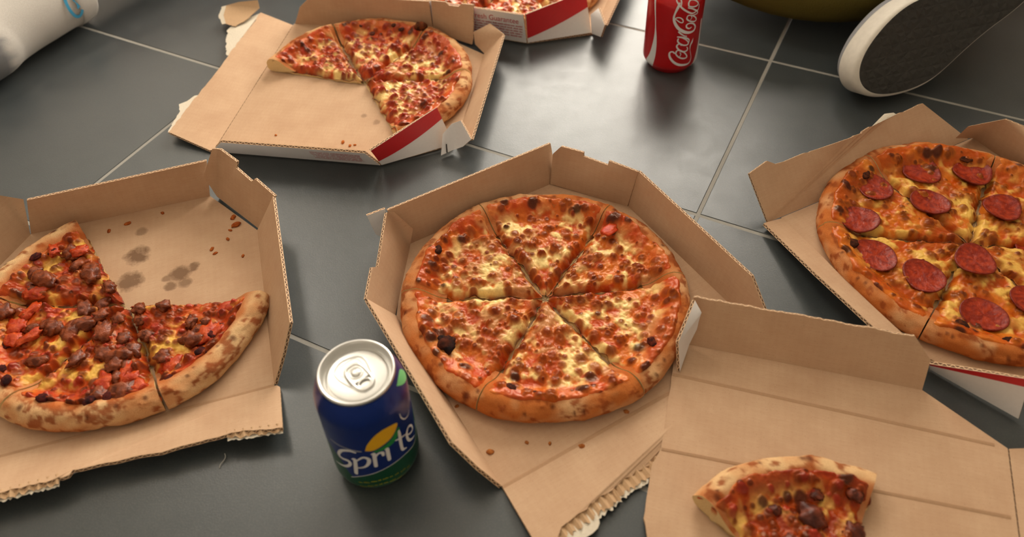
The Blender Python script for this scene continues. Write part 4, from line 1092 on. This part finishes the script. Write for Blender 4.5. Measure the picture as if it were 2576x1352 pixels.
def can_lid(root, rot):
    rim = lathe([(0.0266, 0.1112), (0.0272, 0.1132), (0.0271, 0.1145), (0.0264, 0.1152), (0.0254, 0.1150), (0.0247, 0.1140), (0.0244, 0.1118), (0.0238, 0.1090), (0.0232, 0.1079), (0.0224, 0.1078), (0.0217, 0.1088)], 72, M['alu'], 'rim', root)
    lid = lathe([(0.0218, 0.1087), (0.0212, 0.1096), (0.0203, 0.1099), (0.0120, 0.10985), (0.0002, 0.10985)], 72, M['alu'], 'lid', root)
    # raised bead round the opening: a rounded triangle
    def ring(path, w, z, h, name, par):
        p = catmull(np.vstack([path, path[:1]]), 6)
        V, F = [], []
        n = len(p) - 1
        p = p[:-1]
        for i in range(n):
            d = p[(i + 1) % n] - p[i - 1]; d = d / (np.hypot(*d) + 1e-9)
            nn = np.array([-d[1], d[0]])
            for o_, zz in ((-1, 0), (-0.6, 0.8), (0, 1), (0.6, 0.8), (1, 0)):
                V.append((p[i][0] + nn[0] * o_ * w, p[i][1] + nn[1] * o_ * w, z + zz * h))
        for i in range(n):
            for j in range(4): F.append((i * 5 + j, i * 5 + j + 1, ((i + 1) % n) * 5 + j + 1, ((i + 1) % n) * 5 + j))
        return new_obj(name, V, F, M['alu'], par, smooth=True)
    c, s_ = math.cos(rot), math.sin(rot)
    rt = lambda pts: np.array([(x * c - y * s_, x * s_ + y * c) for x, y in pts])
    ring(rt([(-0.0155, 0.004), (-0.0165, -0.003), (-0.013, -0.010), (-0.006, -0.0115), (0.006, -0.0085), (0.0130, -0.0055), (0.0140, 0.0), (0.0130, 0.0055), (0.006, 0.0085), (-0.006, 0.0115), (-0.0125, 0.0095)]), 0.0008, 0.1098, 0.0006, 'bead', lid)
    ring(rt([(-0.0140, 0.0), (-0.0125, -0.0070), (-0.0065, -0.0085), (-0.0030, -0.0050), (-0.0030, 0.0050), (-0.0065, 0.0085), (-0.0125, 0.0070)]), 0.0004, 0.1098, 0.0003, 'score_line', lid)
    # pull tab: a rolled loop round a finger hole, with a solid nose riveted to the lid
    rot2 = lambda p: (p[0] * c - p[1] * s_, p[0] * s_ + p[1] * c)
    def stad(L_, W_, cx):
        return [(cx + L_ * math.copysign(abs(math.cos(g)) ** 0.7, math.cos(g)), W_ * math.copysign(abs(math.sin(g)) ** 0.7, math.sin(g))) for g in np.linspace(0, 2 * math.pi, 28, endpoint=False)]
    zt = 0.1106
    tab = ring(np.array([rot2(p) for p in stad(0.0114, 0.0068, 0.0030)]), 0.0013, zt, 0.0011, 'pull_tab', root)
    pl_ = [(x, y) for x, y in stad(0.0112, 0.0066, 0.0030)]
    V = [(*rot2((min(x, 0.0058), y)), zt + 0.0004) for x, y in pl_] + [(*rot2((min(x, 0.0058), y)), zt - 0.0002) for x, y in pl_]
    m = len(pl_)
    new_obj('tab_plate', V, [tuple(range(m)), tuple(range(2 * m - 1, m - 1, -1))] + [(k, m + k, m + (k + 1) % m, (k + 1) % m) for k in range(m)], M['alu'], tab)
    ring(np.array([rot2((0.0098 + 0.0034 * math.cos(g), 0.0046 * math.sin(g))) for g in np.linspace(0, 2 * math.pi, 18, endpoint=False)]), 0.0009, zt + 0.0001, 0.0008, 'finger_ring', tab)
    rv = lathe([(0.0034, 0.0), (0.0034, 0.0006), (0.0026, 0.0011), (0.0012, 0.0013), (0.0001, 0.0013)], 24, M['alu'], 'rivet', tab)
    rv.location = (*rot2((-0.0012, 0)), zt + 0.0003)
    ring(np.array([rot2((-0.0012 + 0.0047 * math.cos(g), 0.0047 * math.sin(g))) for g in np.linspace(0, 2 * math.pi, 18, endpoint=False)]), 0.0006, zt + 0.0003, 0.0006, 'rivet_ring', tab)

# --- the blue and green can
cs = empty('soda_can', (-0.1121, 0.3334, 0.0))
tag(cs, 'blue and green lemon-lime soda can with yellow lemon beside the centre box', 'can', 'soda cans')
# body: the paint boundary runs as a wave round the can
bt_th = np.array([-3.2, -2.9, -2.6, -2.42, -2.2, -2.05, -1.95, -1.75, -1.43, -1.09, -0.685, -0.26, -0.05, 0.05, 0.4, 1.0, 2.0, 3.2])
bt_z = np.array([.060, .059, .058, .056, .046, .030, .0245, .0292, .0332, .0362, .0364, .033, .040, .060, .066, .066, .062, .060])
n = 144
lo, hi = np.linspace(0, 1, 16), np.linspace(0, 1, 34)
V, F, mi = [], [], []
rows = 0
i0 = int(np.argmin(CANS[:, 1]))
for j in range(n):
    a = -math.pi + 2 * math.pi * j / n
    zb = float(np.interp(a, bt_th, bt_z))
    col = [(float(r), float(z)) for r, z in CANS[:i0]]
    zz = [float(q * zb) for q in lo ** 1.4] + [float(zb + q * (0.1122 - zb)) for q in hi[1:]]
    col += [(float(can_r(z)), z) for z in zz]
    rows = len(col)
    for r, z in col: V.append((r * math.cos(a), r * math.sin(a), z))
kb = i0 + 15
for j in range(n):
    for i in range(rows - 1):
        F.append((j * rows + i, ((j + 1) % n) * rows + i, ((j + 1) % n) * rows + i + 1, j * rows + i + 1))
        mi.append(2 if i < i0 + 1 else (1 if i < kb else 0))
new_obj('body', V, F, [M['blue'], M['green'], M['alu']], cs, smooth=True, midx=mi)
can_lid(cs, rad(-50))
for k, v in SPR_S.items():
    ribbon(cs, v, M['pwhite'], 'lettering' if k[0] in 'Sprite' and not k.startswith('line') else 'printed_line', 0.00016)
patch(cs, SPR_P['lemon'], M['yellow'], 'printed_lemon', 0.00014)
patch(cs, SPR_P['leaf'], M['lgreen'], 'printed_leaf', 0.00010)
patch(cs, [(-0.30, 0.1075), (-0.05, 0.1085), (0.22, 0.1060), (0.30, 0.0960), (0.10, 0.0975), (-0.12, 0.1020)], M['lime'], 'printed_swirl', 0.00012)
wr = random.Random(3)
for zb_, t0, t1 in ((0.0185, -1.85, -0.60), (0.0125, -1.85, -0.72)):     # two lines of print too small to read
    t = t0
    while t < t1:
        L_ = wr.uniform(0.05, 0.14)
        f_ = (t - t0) / (t1 - t0)
        zc = zb_ + 0.004 * math.sin(f_ * math.pi) - 0.003 * f_
        q = t
        while q < min(t + L_, t1):
            wl = wr.uniform(0.016, 0.028)
            patch_z = 0.0017 * wr.uniform(0.6, 1)
            V = []
            for (aa_, z_) in ((q, zc), (q + wl, zc), (q + wl, zc + patch_z), (q, zc + patch_z)):
                r_ = can_r(z_) + 0.00012
                V.append((r_ * math.cos(aa_), r_ * math.sin(aa_), z_))
            new_obj('small_print', V, [(0, 1, 2, 3)], M['olivep'], cs)
            q += wl + 0.010
        t += L_ + 0.05

# --- the red can
ck = empty('soda_can', (0.2017, 0.8587, 0.0))
tag(ck, 'red cola can with white script standing beyond the centre box', 'can', 'soda cans')
lathe([(float(r), float(z)) for r, z in CANS], 96, M['canred'], 'body', ck)
can_lid(ck, rad(-70))
for i, (k, v) in enumerate(CK_S.items()): ribbon(ck, v, M['pwhite'], 'lettering', 0.00012 + 0.00001 * i)
patch(ck, CK_P['wave'], M['pwhite'], 'printed_wave')
patch(ck, [(-0.60, 0.070), (-0.52, 0.070), (-0.42, 0.045), (-0.36, 0.030), (-0.36, 0.012), (-0.55, 0.004), (-0.84, 0.0045), (-0.72, 0.0146), (-0.60, 0.0257), (-0.54, 0.0400)], M['pwhite'], 'printed_wave')

# ------------------------------------------------------------------ the two people sitting on the floor
def skin_mesh(name, J, E, mat, parent, root, sub=2, colf=None, smooth=True):
    """grow one continuous surface over a joint graph: J = {joint: (x, y, z, radius[, radius2])}, E = pairs of joints"""
    names = list(J)
    me = bpy.data.meshes.new(name)
    me.from_pydata([J[k][:3] for k in names], [(names.index(a), names.index(b)) for a, b in E], [])
    ob = bpy.data.objects.new(name, me)
    COL.objects.link(ob)
    md = ob.modifiers.new('skin', 'SKIN')
    md.use_smooth_shade = True
    for i, k in enumerate(names):
        r = J[k][3]
        sv = me.skin_vertices[0].data[i]
        sv.radius = (r, J[k][4] if len(J[k]) > 4 else r)
        sv.use_root = (k == root)
    s = ob.modifiers.new('sub', 'SUBSURF'); s.levels = sub; s.render_levels = sub
    bpy.context.view_layer.update()
    ev = bpy.data.meshes.new_from_object(ob.evaluated_get(bpy.context.evaluated_depsgraph_get()))
    V = np.array([v.co[:] for v in ev.vertices]); F = [tuple(p.vertices) for p in ev.polygons]
    bpy.data.objects.remove(ob); bpy.data.meshes.remove(me); bpy.data.meshes.remove(ev)
    return new_obj(name, V, F, mat, parent, smooth=smooth, col=None if colf is None else colf(V))

def tube(name, pts, mat, parent, n=28, per=6, colf=None, cap=(True, True)):
    """a smooth limb-like tube through (x, y, z, radius) points"""
    p = catmull(np.array(pts, float), per)
    m = len(p)
    T = np.gradient(p[:, :3], axis=0); T /= np.linalg.norm(T, axis=1)[:, None]
    N = np.cross(T[0], [0, 0, 1.0]); N /= np.linalg.norm(N)
    V, F = [], []
    for i in range(m):
        N = N - T[i] * (N @ T[i]); N /= np.linalg.norm(N)
        B = np.cross(T[i], N)
        for j in range(n):
            g = 2 * math.pi * j / n
            V.append(p[i, :3] + p[i, 3] * (math.cos(g) * N + math.sin(g) * B))
    for i in range(m - 1):
        for j in range(n): F.append((i * n + j, i * n + (j + 1) % n, (i + 1) * n + (j + 1) % n, (i + 1) * n + j))
    if cap[0]: F.append(tuple(range(n))[::-1])
    if cap[1]: F.append(tuple(range((m - 1) * n, m * n)))
    V = np.array(V)
    return new_obj(name, V, F, mat, parent, smooth=True, col=None if colf is None else colf(V))

def cloth(name, c, scale=900, var=0.25, bump=0.5, rough=0.9):
    n = NT(name)
    co = n.coord()
    f = n.noise(co, scale, 3, 0.6); g = n.noise(co, 18, 4, 0.6)
    k = n.mix(f, tuple(x * (1 - var) for x in c), tuple(min(1, x * (1 + var)) for x in c))
    n.l(n.mix(n.math('MULTIPLY', g, 0.35), k, tuple(x * 0.6 for x in c)), n.p.inputs['Base Color'])
    n.val('Roughness', rough); n.val('Specular IOR Level', 0.15)
    n.bump(n.math('ADD', f, n.math('MULTIPLY', g, 4.0)), bump, 0.0012)
    return n.m
M['skin'] = plain('brown_skin', s2l(150, 100, 70), 0.5, noise_amt=0.08, scale=60)
M['skin2'] = plain('light_skin', s2l(196, 146, 116), 0.5, noise_amt=0.08, scale=60)
M['black_cloth'] = cloth('black_cloth', s2l(24, 24, 27))
M['olive'] = cloth('olive_cloth', s2l(112, 98, 44), 700)
M['hair'] = plain('dark_hair', s2l(30, 24, 20), 0.6, noise_amt=0.3, scale=300, bump=0.4)
def sock_mat():
    n = NT('sock_knit')
    a = n.n('ShaderNodeVertexColor', layer_name='Col')
    f = n.noise(n.coord(), 1400, 3, 0.6)
    n.l(n.mix(f, n.mix(1.0, a.outputs['Color'], (0.78, 0.78, 0.78), 'MULTIPLY'), a.outputs['Color']), n.p.inputs['Base Color'])
    n.val('Roughness', 0.95); n.val('Specular IOR Level', 0.1)
    n.bump(f, 0.5, 0.001)
    return n.m
M['sock'] = sock_mat()
M['rubber'] = plain('white_rubber', s2l(214, 206, 192), 0.6, noise_amt=0.12, scale=160, bump=0.1)
def sole_mat():
    n = NT('dark_gum_sole')
    co = n.coord()
    ch = n.n('ShaderNodeTexVoronoi', feature='DISTANCE_TO_EDGE')
    ch.inputs['Scale'].default_value = 95
    ch.inputs['Randomness'].default_value = 0.0
    n.l(n.mapping(co, (1, 1.6, 1), (0, 0, 0.78)), ch.inputs['Vector'])
    f = n.noise(co, 200, 3)
    n.l(n.mix(f, s2l(34, 33, 31), s2l(58, 54, 48)), n.p.inputs['Base Color'])
    n.val('Roughness', 0.7)
    n.bump(ch.outputs['Distance'], 0.6, 0.004)
    return n.m
M['sole'] = sole_mat()
M['canvas'] = cloth('grey_canvas', s2l(150, 150, 152))

HAND = lambda p, o, d, sgn: {
    p + 'palm': (o[0] + d[0] * .05, o[1] + d[1] * .05, o[2], .022, .012),
    **{p + 'f%d%d' % (i, k): (o[0] + d[0] * (.085 + L * k) - d[1] * sgn * (i - 1.5) * .019, o[1] + d[1] * (.085 + L * k) + d[0] * sgn * (i - 1.5) * .019, o[2] + .006 - .007 * k, .0088 - .001 * k)
       for i, L in enumerate((.026, .032, .034, .029)) for k in (0, 1, 2)},
    p + 't0': (o[0] + d[0] * .045 - d[1] * sgn * -.034, o[1] + d[1] * .045 + d[0] * sgn * -.034, o[2], .0095),
    p + 't1': (o[0] + d[0] * .075 - d[1] * sgn * -.045, o[1] + d[1] * .075 + d[0] * sgn * -.045, o[2], .0085)}
HANDE = lambda p, w: [(w, p + 'palm'), (p + 'palm', p + 't0'), (p + 't0', p + 't1')] + [(p + 'palm', p + 'f%d0' % i) for i in range(4)] + [(p + 'f%d%d' % (i, k), p + 'f%d%d' % (i, k + 1)) for i in range(4) for k in (0, 1)]

# --- person at the left: a foot in a white sock reaches into the picture
pa = empty('person', (-0.45, 1.55, 0.0))
tag(pa, 'person seated beyond the left edge in black trousers, one white-socked foot stretched out', 'person')
off = Vector((0.45, -1.55, 0.0))
def rel(J): return {k: (v[0] + off.x, v[1] + off.y, v[2] + off.z, *v[3:]) for k, v in J.items()}
JA = {'pelvis': (-.42, 1.76, .13, .12, .11), 'spine': (-.42, 1.79, .30, .11, .09), 'chest': (-.42, 1.80, .45, .13, .095), 'neck': (-.42, 1.79, .58, .052), 'head0': (-.42, 1.77, .66, .070), 'head1': (-.42, 1.765, .75, .078, .085), 'head2': (-.42, 1.775, .80, .055),
      'nose': (-.425, 1.675, .71, .012),
      'hipr': (-.50, 1.70, .12, .085), 'kneer': (-.385, 1.345, .155, .058), 'calfr': (-.455, 1.225, .105, .054), 'shinr': (-.530, 1.100, .060, .041), 'ankr': (-.614, .949, .0445, .028), 'heelr': (-.652, .872, .0425, .024), 'footr': (-.715, .858, .070, .026, .024), 'toer': (-.790, .871, .100, .020, .018),
      'hipl': (-.34, 1.70, .12, .085), 'kneel': (-.90, 1.42, .13, .058), 'ankl': (-.76, 1.22, .065, .036), 'footl': (-.68, 1.30, .050, .034), 'toel': (-.60, 1.36, .040, .026),
      'shor': (-.58, 1.79, .53, .050), 'elbr': (-.68, 1.66, .33, .038), 'wrir': (-.60, 1.48, .24, .027),
      'shol': (-.26, 1.79, .53, .050), 'elbl': (-.17, 1.80, .30, .038), 'wril': (-.12, 1.86, .06, .027)}
JA.update(HAND('hr', (-.60, 1.48, .235), (.55, -.83), 1)); JA.update(HAND('hl', (-.12, 1.86, .035), (.35, .94), -1))
EA = [('pelvis', 'spine'), ('spine', 'chest'), ('chest', 'neck'), ('neck', 'head0'), ('head0', 'head1'), ('head1', 'head2'), ('head1', 'nose'), ('pelvis', 'hipr'), ('hipr', 'kneer'), ('kneer', 'calfr'), ('calfr', 'shinr'), ('shinr', 'ankr'), ('ankr', 'heelr'), ('heelr', 'footr'), ('footr', 'toer'),
      ('pelvis', 'hipl'), ('hipl', 'kneel'), ('kneel', 'ankl'), ('ankl', 'footl'), ('footl', 'toel'), ('chest', 'shor'), ('shor', 'elbr'), ('elbr', 'wrir'), ('chest', 'shol'), ('shol', 'elbl'), ('elbl', 'wril')] + HANDE('hr', 'wrir') + HANDE('hl', 'wril')
skin_mesh('body', rel(JA), EA, M['skin'], pa, 'pelvis')
TRA = {'waist': (-.42, 1.78, .27, .125, .105), 'pelvis': (-.42, 1.76, .13, .135, .125), 'hipr': (-.50, 1.70, .125, .10), 'tr': (-.44, 1.52, .15, .088), 'kneer': (-.385, 1.345, .155, .075), 'cr': (-.425, 1.285, .135, .074),
       'hipl': (-.34, 1.70, .125, .10), 'tl': (-.65, 1.55, .14, .088), 'kneel': (-.90, 1.42, .13, .078), 'sl': (-.845, 1.30, .090, .074), 'ankl': (-.790, 1.185, .072, .070)}
skin_mesh('trousers', rel(TRA), [('waist', 'pelvis'), ('pelvis', 'hipr'), ('hipr', 'tr'), ('tr', 'kneer'), ('kneer', 'cr'), ('pelvis', 'hipl'), ('hipl', 'tl'), ('tl', 'kneel'), ('kneel', 'sl'), ('sl', 'ankl')], M['black_cloth'], pa, 'pelvis')
SHA = {'hem': (-.42, 1.765, .11, .150, .145), 'spine': (-.42, 1.785, .30, .140, .125), 'chest': (-.42, 1.80, .46, .142, .108), 'col': (-.42, 1.79, .55, .065), 'shor': (-.58, 1.79, .53, .064), 'armr': (-.64, 1.71, .41, .056), 'shol': (-.26, 1.79, .53, .064), 'arml': (-.21, 1.795, .40, .056)}
skin_mesh('shirt', rel(SHA), [('hem', 'spine'), ('spine', 'chest'), ('chest', 'col'), ('chest', 'shor'), ('shor', 'armr'), ('chest', 'shol'), ('shol', 'arml')], M['black_cloth'], pa, 'spine')
skin_mesh('hair', rel({'a': (-.42, 1.80, .72, .080, .080), 'b': (-.42, 1.79, .79, .084, .084), 'c': (-.42, 1.75, .815, .068)}), [('a', 'b'), ('b', 'c')], M['hair'], pa, 'a')
SOCK = [(-.5800, 1.0120, .0466, .0385), (-.5810, 1.0100, .0466, .0425), (-.5830, 1.0060, .0465, .0438), (-.5920, .9890, .0458, .0438), (-.5945, .9845, .0455, .0416), (-.6080, .9600, .0448, .0408), (-.6260, .9280, .0436, .0402), (-.6370, .9020, .0420, .0395), (-.6440, .8780, .0405, .0395), (-.6640, .8590, .0440, .0420), (-.7050, .8560, .0650, .0410), (-.7600, .8650, .0880, .0395), (-.8000, .8720, .1020, .0355), (-.8220, .8760, .1090, .0250), (-.8300, .8775, .1115, .0080)]
def sock_col(V):
    W = V - np.array([off.x, off.y, 0])
    d = np.hypot(W[:, 0] + .640, W[:, 1] - .820)
    grey = sstep(0.062, 0.050, d + 0.004 * np.sin(W[:, 2] * 300))
    toe = sstep(-.77, -.80, W[:, 0])
    return lerp(np.broadcast_to(cc(214, 208, 200), V.shape), np.broadcast_to(cc(138, 138, 140), V.shape), np.maximum(grey, toe))
sk = tube('sock', [(x + off.x, y + off.y, z, r) for x, y, z, r in SOCK], M['sock'], pa, 40, 5, sock_col, (False, True))
# small blue C-shaped emblem woven into the sock below its cuff
def emblem(parent, c, ax, nrm, r, mat):
    c, ax, nrm = Vector(c), Vector(ax).normalized(), Vector(nrm).normalized()
    nrm = (nrm - ax * nrm.dot(ax)).normalized()
    ay = nrm.cross(ax)
    V, F = [], []
    def arc(g0, g1, rx, ry, w, cx=0.0):
        k = len(V); n = 28
        for i in range(n + 1):
            g = rad(g0 + (g1 - g0) * i / n)
            for q in (-1, 1):
                x = cx + (rx + q * w) * math.cos(g); y = (ry + q * w) * math.sin(g)
                bend = -(y * y) / (2 * 0.041)
                V.append(c + ax * x + ay * y + nrm * (0.0009 + bend))
        for i in range(n): F.append((k + 2 * i, k + 2 * i + 1, k + 2 * i + 3, k + 2 * i + 2))
    arc(40, 400 - 80, r * 0.55, r, r * 0.13)
    arc(-60, 60, r * 0.30, r * 0.45, r * 0.09, -r * 0.05)
    arc(100, 250, r * 0.22, r * 0.35, r * 0.08, r * 0.45)
    return new_obj('emblem', V, F, mat, parent)
M['sockblue'] = plain('blue_yarn', s2l(60, 150, 190), 0.9, noise_amt=0.15, scale=900)
axs = Vector((-.5920, .9890, .0458)) - Vector((-.6080, .9600, .0448))
emblem(sk, Vector((-.5590, .9620, .0500)) + Vector((off.x, off.y, 0)), axs, Vector((0.86, -0.47, 0.18)), 0.0165, M['sockblue'])

# --- person at the right: sole of a shoe and olive trousers
pb = empty('person', (0.74, 1.45, 0.0))
tag(pb, 'person at the top right in olive trousers, one shoe sole facing the camera', 'person')
off = Vector((-0.74, -1.45, 0.0))
tc = Vector((-.442, -.736, .511)); rv_ = Vector((.896, -.362, .252)); uv_ = Vector((0.0, .569, .8195))
ex = rv_ * math.cos(rad(35)) + uv_ * math.sin(rad(35)) - tc * 0.58
ex.normalize()
ez = tc + rv_ * 0.30 - uv_ * 0.42
ez = (ez - ex * ez.dot(ex)).normalized()
ey = ez.cross(ex)
def sole_outline(n=120):
    pts = []
    for i in range(n):
        g = 2 * math.pi * i / n
        x = -0.138 * math.cos(g)
        s_ = (x + 0.138) / 0.276
        w = (0.0465 - 0.0105 * sstep(0.30, 0.70, np.array(s_)) + 0.0050 * math.exp(-((s_ - 0.28) / 0.16) ** 2)) * math.sqrt(max(0.0, 1 - abs(2 * s_ - 1) ** 3.4))
        # keep the ends round
        y = float(math.copysign(1, math.sin(g)) * w) if abs(math.sin(g)) > 1e-6 else 0.0
        pts.append((x, y))
    return pts
so = sole_outline()
# the toe end sits at a fixed spot, the lowest edge touches the floor
mz = min((ex * (x + 0.138) + ey * y - ez * q).z for x, y in so for q in (0.0, 0.03))
zc = -mz + 0.001
p0 = Vector((0.4150, 0.7960, 0)) * ((CAM_H - zc) / CAM_H)
SC = Vector((p0.x, p0.y, zc)) + ex * 0.138
sh = empty('shoe', (0, 0, 0)); sh.parent = pb
def W2(x, y, z): return SC + off + ex * x + ey * y + ez * z
def stack(rings, cap0, cap1, name, mat, parent):
    V, F = [], []
    n = len(rings[0])
    for r in rings: V += r
    for i in range(len(rings) - 1):
        for j in range(n): F.append((i * n + j, i * n + (j + 1) % n, (i + 1) * n + (j + 1) % n, (i + 1) * n + j))
    if cap0: F.append(tuple(range(n))[::-1])
    if cap1: F.append(tuple(range((len(rings) - 1) * n, len(rings) * n)))
    return new_obj(name, V, F, mat, parent, smooth=True)
ringf = lambda s_, z: [W2(x * s_, y * s_, z) for x, y in so]
sol = stack([ringf(0.955, -0.001), ringf(0.945, 0.0)], False, True, 'sole', M['sole'], sh)
sol.data.polygons.foreach_set('use_smooth', np.zeros(len(sol.data.polygons), dtype=bool))
stack([ringf(0.95, -0.0005), ringf(0.985, -0.0015), ringf(1.0, -0.006), ringf(1.0, -0.028), ringf(0.985, -0.031), ringf(0.95, -0.031)], False, False, 'foxing', M['rubber'], sh)
up = []
for (z, s_, xo, ys) in ((-.029, .965, 0, 1.0), (-.040, .95, 0, 1.0), (-.052, .90, .006, .96), (-.064, .82, .014, .90), (-.076, .70, .026, .84), (-.086, .56, .042, .80), (-.096, .44, .056, .78)):
    up.append([W2(x * s_ + xo, y * s_ * ys, z) for x, y in so])
stack(up, False, False, 'upper', M['canvas'], sh)
ank = SC + ex * 0.070 - ez * 0.115
mid_ = SC + ex * 0.062 - ez * 0.085
kneeb = Vector((0.80, 1.16, 0.32))
JB = {'pelvis': (0.620, 1.410, .13, .12, .11), 'spine': (0.630, 1.450, .30, .11, .09), 'chest': (0.630, 1.460, .46, .13, .095), 'neck': (0.630, 1.440, .59, .052), 'head0': (0.630, 1.415, .67, .070), 'head1': (0.630, 1.410, .76, .078, .085), 'head2': (0.630, 1.420, .81, .055), 'nose': (0.605, 1.325, .72, .012),
      'hipr': (0.700, 1.350, .12, .085), 'kneer': (*kneeb, .056), 'ankr': (*ank, .034), 'footr': (*(mid_ - ex * 0.06 + ez * 0.03), .030), 'toer': (*(SC - ex * 0.10 - ez * 0.045), .022),
      'hipl': (0.540, 1.350, .12, .085), 'kneel': (.265, 1.040, .085, .056), 'sl1b': (.430, .938, .074, .046), 'ankl': (.680, 1.065, .060, .036), 'footl': (.80, 1.09, .045, .034), 'toel': (.88, 1.12, .035, .026),
      'shor': (0.790, 1.450, .54, .05), 'elbr': (0.870, 1.330, .36, .038), 'wrir': (0.790, 1.160, .35, .027), 'shol': (0.470, 1.450, .54, .05), 'elbl': (0.360, 1.330, .32, .038), 'wril': (0.340, 1.170, .20, .027)}
JB.update(HAND('hr', (.79, 1.16, .345), (-.35, -.94), 1)); JB.update(HAND('hl', (.34, 1.17, .185), (-.30, -.95), -1))
EB = [('pelvis', 'spine'), ('spine', 'chest'), ('chest', 'neck'), ('neck', 'head0'), ('head0', 'head1'), ('head1', 'head2'), ('head1', 'nose'), ('pelvis', 'hipr'), ('hipr', 'kneer'), ('kneer', 'ankr'), ('ankr', 'footr'), ('footr', 'toer'), ('pelvis', 'hipl'), ('hipl', 'kneel'), ('kneel', 'sl1b'), ('sl1b', 'ankl'), ('ankl', 'footl'), ('footl', 'toel'),
      ('chest', 'shor'), ('shor', 'elbr'), ('elbr', 'wrir'), ('chest', 'shol'), ('shol', 'elbl'), ('elbl', 'wril')] + HANDE('hr', 'wrir') + HANDE('hl', 'wril')
skin_mesh('body', rel(JB), EB, M['skin2'], pb, 'pelvis')
shin = ank + (kneeb - ank) * 0.30
SOB = {'a': (*(SC + ex * 0.066 - ez * 0.070), .036), 'b': (*ank, .039), 'c': (*(ank + (kneeb - ank) * 0.16), .041), 'd': (*shin, .044)}
skin_mesh('sock', rel(SOB), [('a', 'b'), ('b', 'c'), ('c', 'd')], M['sock'], pb, 'b', colf=lambda V: np.broadcast_to(cc(186, 186, 186), V.shape))
TRB = {'waist': (0.630, 1.440, .27, .125, .105), 'pelvis': (0.620, 1.410, .13, .135, .125), 'hipr': (0.700, 1.350, .125, .10), 'tr': (0.700, 1.170, .26, .088), 'kneer': (*kneeb, .076), 'cr': (*(kneeb + (ank - kneeb) * 0.35), .070), 'er': (*(kneeb + (ank - kneeb) * 0.62), .062),
       'hipl': (0.540, 1.350, .125, .10), 'tl': (.41, 1.21, .11, .090), 'kneel': (.265, 1.035, .092, .078), 'sl0': (.340, .965, .078, .076), 'sl1': (.430, .935, .074, .074), 'sl2': (.530, .965, .072, .070), 'ankl': (.630, 1.035, .068, .064)}
skin_mesh('trousers', rel(TRB), [('waist', 'pelvis'), ('pelvis', 'hipr'), ('hipr', 'tr'), ('tr', 'kneer'), ('kneer', 'cr'), ('cr', 'er'), ('pelvis', 'hipl'), ('hipl', 'tl'), ('tl', 'kneel'), ('kneel', 'sl0'), ('sl0', 'sl1'), ('sl1', 'sl2'), ('sl2', 'ankl')], M['olive'], pb, 'pelvis')
SHB = {'hem': (0.620, 1.415, .11, .150, .145), 'spine': (0.627, 1.445, .30, .140, .125), 'chest': (0.630, 1.460, .47, .142, .108), 'col': (0.630, 1.440, .56, .065), 'shor': (0.790, 1.450, .54, .064), 'armr': (0.840, 1.380, .43, .056), 'elbr': (0.870, 1.330, .36, .048), 'farr': (0.810, 1.200, .35, .038), 'shol': (0.470, 1.450, .54, .064), 'arml': (0.410, 1.380, .42, .056), 'elbl': (0.360, 1.330, .32, .048), 'farl': (0.343, 1.210, .23, .038)}
skin_mesh('shirt', rel(SHB), [('hem', 'spine'), ('spine', 'chest'), ('chest', 'col'), ('chest', 'shor'), ('shor', 'armr'), ('armr', 'elbr'), ('elbr', 'farr'), ('chest', 'shol'), ('shol', 'arml'), ('arml', 'elbl'), ('elbl', 'farl')], M['black_cloth'], pb, 'spine')
skin_mesh('hair', rel({'a': (0.630, 1.450, .73, .080, .080), 'b': (0.630, 1.430, .80, .084, .084), 'c': (0.630, 1.395, .825, .068)}), [('a', 'b'), ('b', 'c')], M['hair'], pb, 'a')

# --- lint on the tiles
M['lint'] = plain('pale_lint', s2l(200, 196, 186), 0.9, noise_amt=0.1, scale=400)
V, F = [], []
for i in range(9):
    t = i / 8
    p = Vector((-0.2345 + 0.0015 * math.sin(t * 5), 0.3395 - 0.0125 * t, 0.0006 + 0.0008 * math.sin(t * 3.1)))
    for q in range(4):
        g = q * math.pi / 2
        V.append(p + Vector((math.cos(g), 0, math.sin(g))) * 0.00035)
for i in range(8):
    for q in range(4): F.append((i * 4 + q, i * 4 + (q + 1) % 4, (i + 1) * 4 + (q + 1) % 4, (i + 1) * 4 + q))
tag(new_obj('lint', V, F, M['lint'], smooth=True), 'thin pale thread of lint on the tile before the left box', 'lint')
